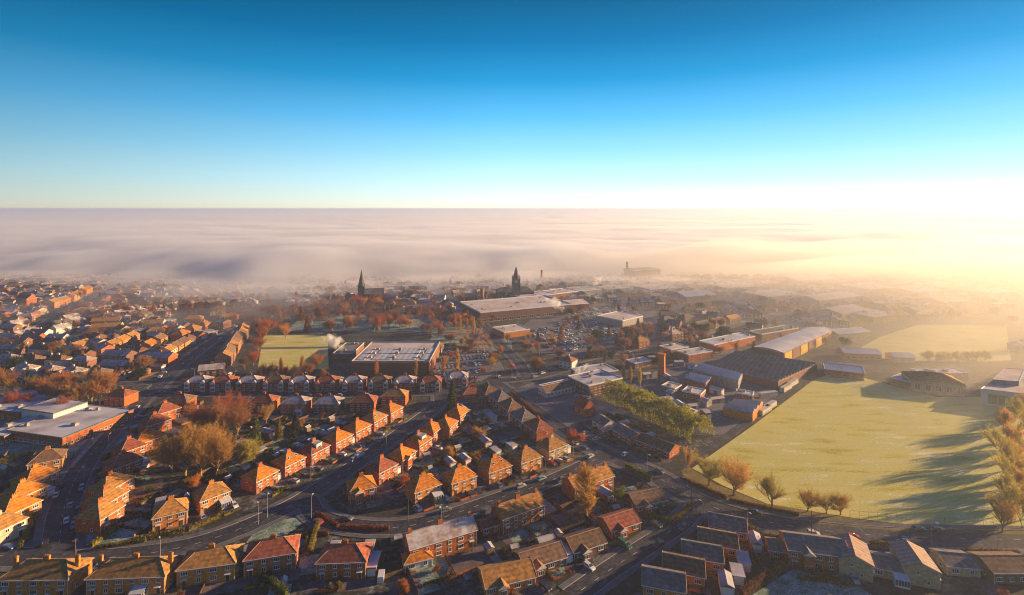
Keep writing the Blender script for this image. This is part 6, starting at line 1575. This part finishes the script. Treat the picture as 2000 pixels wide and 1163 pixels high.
# hedges along roads
HD = [((252,1062),(360,1040),LF_HEDGE,1.5,'sunlit clipped hedge in front of the first curving-road semi'), ((368,1038),(428,1012),LF_HEDGE,1.6,'sunlit clipped hedge below the second curving-road semi'),
      ((178,1070),(232,1032),LF_HEDGE,1.5,'diagonal yellow hedge on the corner lawn by the junction'), ((185,1074),(285,1058),LF_HEDGE,1.2,'long low hedge round the corner lawn by the junction'),
      ((605,1085),(622,1030),LF_HEDGE,2.6,'tall green hedge running up to the bend of the loop road'), ((520,1140),(560,1172),LF_GREEN,3.0,'long dark green hedge cut by the bottom edge'),
      ((618,1005),(660,1030),LF_RUST,1.2,'reddish hedge round the tip of the loop road'), ((665,1032),(760,1036),LF_RUST,1.3,'reddish hedge along the bottom of the loop road'),
      ((1222,915),(1272,942),LF_GREEN,2.4,'tall green hedge at the junction behind the gabled terrace'), ((1262,1010),(1312,1022),LF_HEDGE,1.6,'front leg of the L-shaped hedge round the corner bungalow'), ((1312,1022),(1348,992),LF_HEDGE,1.6,'side leg of the L-shaped hedge round the corner bungalow'),
      ((1448,1170),(1545,1100),LF_BROWN,2.6,'tall dark hedge between the gabled bungalows and the bottom-right lawn'), ((1550,1108),(1640,1140),LF_BROWN,1.4,'low dark hedge in front of the wide slate-roofed house'),
      ((1395,1010),(1480,1040),LF_HEDGE,1.6,'olive hedge along the field road above the gabled bungalows'), ((1490,1050),(1580,1064),LF_HEDGE,1.4,'broken hedge along the field road left of the red car'), ((1700,1066),(1790,1074),LF_HEDGE,1.3,'hedge along the field road above the gable-fronted houses'),
      ((1880,1080),(1990,1084),LF_BROWN,1.3,'brown hedge along the field road at the right'), ((922,1128),(988,1105),LF_GOLD,1.2,'bright clipped hedge across the lawn of the brown terrace'), ((40,1072),(70,1010),LF_HEDGE,1.4,'hedge round the corner garden left of the junction'),
      ((600,1044),(642,1046),LF_BROWN,1.6,'dark hedge at the back of the triangular green'), ((1000,768),(1060,820),LF_BROWN,1.3,'clipped hedge down the right side of the diagonal road'),((1330,935),(1420,975),LF_BROWN,1.1,'rough brown scrub hedge along the field corner'),((1425,978),(1560,1008),LF_BROWN,1.0,'rough brown scrub hedge along the middle of the field edge')]
for a, b, m, h, lb in HD: hedge(G(*a), G(*b), h, 1.3, m, lb)
# rails round the field
def rail(a, b, label, h=1.8, m=None):
    A, B = G(*a), G(*b); L = (B-A).length; n = int(L/3); q = MB()
    for k in range(n+1): q.bar((k*L/n, 0, 0), (k*L/n, 0, h), 0.05, 0, 4)
    for z in (h*0.35, h*0.95): q.bar((0,0,z), (L,0,z), 0.03, 0, 4)
    o = q.build('field_fence', [m or POLE]); o.location = (A.x, A.y, 0.02); o.rotation_euler = (0, 0, math.atan2(B.y-A.y, B.x-A.x)); tag(o, label, 'fence')
rail((1660,1010),(1960,1034), 'thin post fence along the bottom of the playing field', 2.4); rail((1358,900),(1475,826), 'rail fence up the left edge of the playing field, lower part', 1.3, WOOD); rail((1475,826),(1592,740), 'rail fence up the left edge of the playing field, upper part', 1.3, WOOD)
fence(G(985,765), G(1062,820), 0.9, 'low wall down the right side of the diagonal road', BRICK, 'wall', 'garden_wall')
# goal posts on the field
for i, (x, y) in enumerate([(1664,765), (1680,768)]):
    p = G(x, y); q = MB(); 
    for s in (0, 5.5): q.bar((s,0,0),(s,0,2.4+3*i),0.08,0,5)
    q.bar((0,0,2.4),(5.5,0,2.4),0.07,0,5); o = q.build('goal_posts', [WHITE]); o.location = (p.x,p.y,0.02); tag(o, ['low white goal posts near the sports hall','tall white rugby posts near the sports hall'][i], 'goal posts')

# ------------------------------------------------------------------ vehicles
def road_ang(p):
    best = None
    for ln, hw, bb in ROADS:
        for a, b in zip(ln, ln[1:]):
            d = (a.x-p.x)**2 + (a.y-p.y)**2
            if best is None or d < best[0]: best = (d, math.atan2(b.y-a.y, b.x-a.x))
    return best[1]
CS = [(110,970,'white','car','white car by the kerb on the left-hand avenue'),(137,990,'pale blue','car','pale blue car driving down the left-hand avenue'),(163,992,'blue','car','blue car parked beside the left-hand avenue'),(130,1020,'white','car','white car near the bottom of the left-hand avenue'),
      (196,1108,'pale blue','car','pale blue car on the bottom-left road below the junction'),(62,1003,'white','van','white van in the yard at the left'),(98,930,'silver','car','silver car on the drive left of the avenue'),
      (702,893,'white','van','white van parked near the middle of the curving road'),(745,862,'silver','car','silver car parked on the curving road, above the white van'),(575,942,'silver','car','silver estate car in front of the third curving-road semi'),(622,918,'grey','car','grey car in front of the fourth curving-road semi'),
      (668,890,'white','car','white car parked in front of the sixth curving-road semi'),(803,852,'grey','car','dark grey car on the curving road beside the lower houses'),(743,850,'silver','car','silver car on the far side of the curving road'),
      (1018,953,'silver','car','silver car driving on the loop road, left of the other one'),(1058,938,'pale blue','car','pale blue car on the loop road, right of the silver one'),(934,962,'black','car','black car on the drive of the loop road\'s second semi'),(974,950,'grey','car','grey car on the drive of the loop road\'s third semi'),
      (1093,903,'white','car','white car before the buff semi, left one of two'),(1104,899,'silver','car','silver car before the buff semi, right one of two'),(1221,890,'pale blue','car','pale blue car crossing the big junction'),(1165,860,'silver','car','silver car parked on the diagonal road, lower one'),(1143,848,'silver','car','silver car parked on the diagonal road, upper one'),
      (1150,1110,'white','car','white car standing by the bungalow on the bottom side road'),(1220,1068,'green','van','green covered van parked by the reddish bungalow'),(1282,1028,'green','car','dark green car on the drive of the corner bungalow'),(1277,962,'silver','car','silver car behind the corner bungalow'),
      (1665,1052,'red','car','bright red car on the field road'),(1742,1092,'white','car','pale car beside the first gable-fronted house'),(1588,1046,'white','car','small white car by the field road left of the red one'),(1065,1150,'black','car','black car by the tan bungalow at the bottom'),
      (452,1085,'blue','car','blue car in the gardens left of the brown-roofed semi'),(430,955,'white','car','white car left of the second curving-road semi'),(745,1130,'white','van','white van in the yard at the bottom centre-left'),
      (313,738,'white','car','white car on the far stretch of the avenue, lower'),(318,730,'silver','car','silver car on the far stretch of the avenue, upper'),(357,715,'red','car','dark red car at the avenue\'s bend'),
      (975,738,'white','car','white car at the left of the roundabout'),(1002,742,'silver','car','silver car at the roundabout, nearest the hedge'),(1060,731,'white','car','white car on the crossing street right of the roundabout'),(1045,738,'silver','car','silver car on the crossing street by the roundabout'),(1066,720,'grey','car','grey car turning off the roundabout'),
      (268,798,'white','car','white car at the top of the avenue'),(262,806,'grey','car','grey car in the side yard at the top of the avenue'),(270,818,'blue','car','blue car in the side yard, nearer the green'),(1127,775,'white','car','white car in the office car park, left'),(1142,778,'white','car','white car in the office car park, centre'),(1148,780,'silver','car','silver car in the office car park, right')]
for x, y, c, k, lb in CS:
    p = G(x, y); p.z = 0.14 if on_road(p, -0.5) else 0.06
    a = road_ang(p); 
    if not on_road(p, 0): a += math.pi/2
    car(p, a, c, k, False, lb, 'cars on the streets and drives')
# cars parked along the kerbs
for k, nm, step in ((0,'curving road',21),(1,'left-hand avenue',24),(2,'loop road',26),(4,'bottom side road',24),(5,'crossing street',17),(3,'diagonal main road',40)):
    ln, hw, bb = ROADS[k]; ns = normals(ln); i = rt.randrange(5, 12)
    while i < len(ln)-3:
        sd_ = rt.choice((-1, 1)); p = ln[i] + ns[i]*sd_*(hw-1.1); i += max(3, int(rt.expovariate(1/(step/2))))
        if not free(p, 1.2) or on_road(p, 0.2, k) or p.y < 140 or abs(p.x) > p.y*1.02: continue
        j = min(range(len(ln)), key=lambda q: (ln[q]-p).length); t_ = ln[min(j+1, len(ln)-1)] - ln[max(0, j-1)]
        p.z = .1; c = rt.choice(CARC); car(p, math.atan2(t_.y, t_.x) + (math.pi if sd_ < 0 else 0), c, 'car', False, f'{c} car parked tight against the kerb of the {nm}', f'{c} cars at the kerb of the {nm}')
# the big car park, rows of small cars
LOTC = []
def lot(pix, dirpx, spacing_row, where, fill, spacing=2.7, u=None):
    poly = [G(*p) for p in pix]
    def inside(p):
        c = False; j = len(poly)-1
        for i in range(len(poly)):
            a, b = poly[i], poly[j]
            if (a.y > p.y) != (b.y > p.y) and p.x < (b.x-a.x)*(p.y-a.y)/(b.y-a.y)+a.x: c = not c
            j = i
        return c
    cx = sum(poly, Vector())/len(poly); U = (G(*dirpx[1])-G(*dirpx[0])).normalized(); Nn = Vector((-U.y, U.x, 0)); R_ = max((p-cx).length for p in poly)
    rr = -R_; ri = 0; rows = []
    while rr < R_:
        for off in (0, 5.2):
            s = -R_; k = 0; ri += 1; hit = False
            while s < R_:
                p = cx + U*s + Nn*(rr+off); s += spacing
                if not inside(p) or rt.random() > fill or on_road(p, 1.5) or not free(p, 0.3): continue
                k += 1; hit = True; c = rt.choice(CARC+['silver','white'])
                LOTC.append((p.length, p.x, p.y, math.atan2(Nn.y, Nn.x)+rt.choice((0, math.pi)), c, where))
        rr += spacing_row
def copy_small(q, a, c):
    if ('car', True) not in CT: CT[('car', True)] = car_template('car', True); t = CT[('car', True)]
    else: t = CT[('car', True)].copy(); COL.objects.link(t)
    setmat(t, CARP[c]); t.location = q; t.rotation_euler = (0, 0, a); return t
lot([(1045,672),(1035,645),(1085,640),(1135,602),(1210,598),(1262,618),(1280,650),(1180,668),(1100,690)], ((1060,660),(1200,632)), 16.5, 'supermarket car park', 0.72)
lot([(842,735),(850,690),(955,686),(975,712),(930,740)], ((850,715),(960,706)), 16, 'small car park beside the roundabout', 0.75)
LOTC.sort(); ncar = sum(1 for o in sc.objects if o.name.split('.')[0] == 'car'); left = max(0, 298-ncar)
for d_, x, y, a, c, where in LOTC[:left]:
    tag(copy_small(Vector((x, y, 0.07)), a, c), f'{c} car parked in the rows of the {where}', 'car', f'{c} cars in the {where}')
if LOTC[left:]:
    me = CT[('car', True)].data; V = []; F = []; M = []; cl = ['silver', 'white', 'grey', 'black', 'blue', 'red', 'pale blue', 'green']; P0 = [tuple(v.co) for v in me.vertices]
    for d_, x, y, a, c, where in LOTC[left:]:
        i = len(V); cs, sn = math.cos(a), math.sin(a); V += [(x+px_*cs-py_*sn, y+px_*sn+py_*cs, 0.07+pz_) for px_, py_, pz_ in P0]
        for p in me.polygons: F.append(tuple(i+k for k in p.vertices)); M.append(cl.index(c) if p.material_index == 0 else 7+p.material_index)
    o = mesh_obj('parked_cars', V, F, [CARP[c] for c in cl]+[GLASS, TYRE], fm=M); tag(o, 'the farthest packed rows of parked cars in the supermarket car park', 'cars', kind='stuff')
# ------------------------------------------------------------------ lamps and poles
for x, y, h, w in [(212,885,8,'beside the small green at the top of the left-hand avenue'),(313,1106,8,'above the second bottom-left brick block'),(505,1025,7,'on the triangular green, the shorter of its pair'),(522,1012,9,'on the triangular green, the taller of its pair'),(608,1015,8,'at the tip of the loop road'),(607,937,7,'in front of the curving road\'s fourth semi'),
        (862,1034,8,'above the brown gabled terrace on the loop road'),(1157,980,8,'beside the tall golden poplar'),(1264,925,8,'at the big junction, above the green hedge'),(1374,1015,6,'at the mouth of the bottom side road'),(1601,1047,8,'above the wide slate-roofed house'),(1820,1068,8,'above the second gable-fronted house'),(1342,960,5,'at the big junction beside the field corner'),
        (1120,893,6,'right of the buff semi on the loop road'),(1066,925,6,'before the loop road\'s fourth semi'),(755,878,7,'right of the white van on the curving road'),(165,940,6,'half way down the left-hand avenue'),(1000,742,9,'right of the roundabout cars'),(970,740,9,'left of the roundabout'),(380,745,8,'before the first bay-fronted semi'),(465,750,8,'between the second and third bay-fronted semis'),
        (600,752,8,'between the fifth and sixth bay-fronted semis'),(1460,1040,7,'above the topmost gabled bungalow'),(1948,1072,8,'above the dark house in the bottom-right corner')]:
    lamp(x, y, f'grey street lamp {w}', h, rt.random()*6.28)
for i, (x, y, h) in enumerate(sorted([(147,1110,9),(180,890,8),(797,1020,9),(1350,985,9),(1585,1050,9),(860,900,8),(1060,838,8),(195,810,9),(1205,800,8)])):
    telegraph(x, y, f'{ORD[i+1]} wooden telegraph pole from the left among the streets', h)
flush_gardens()
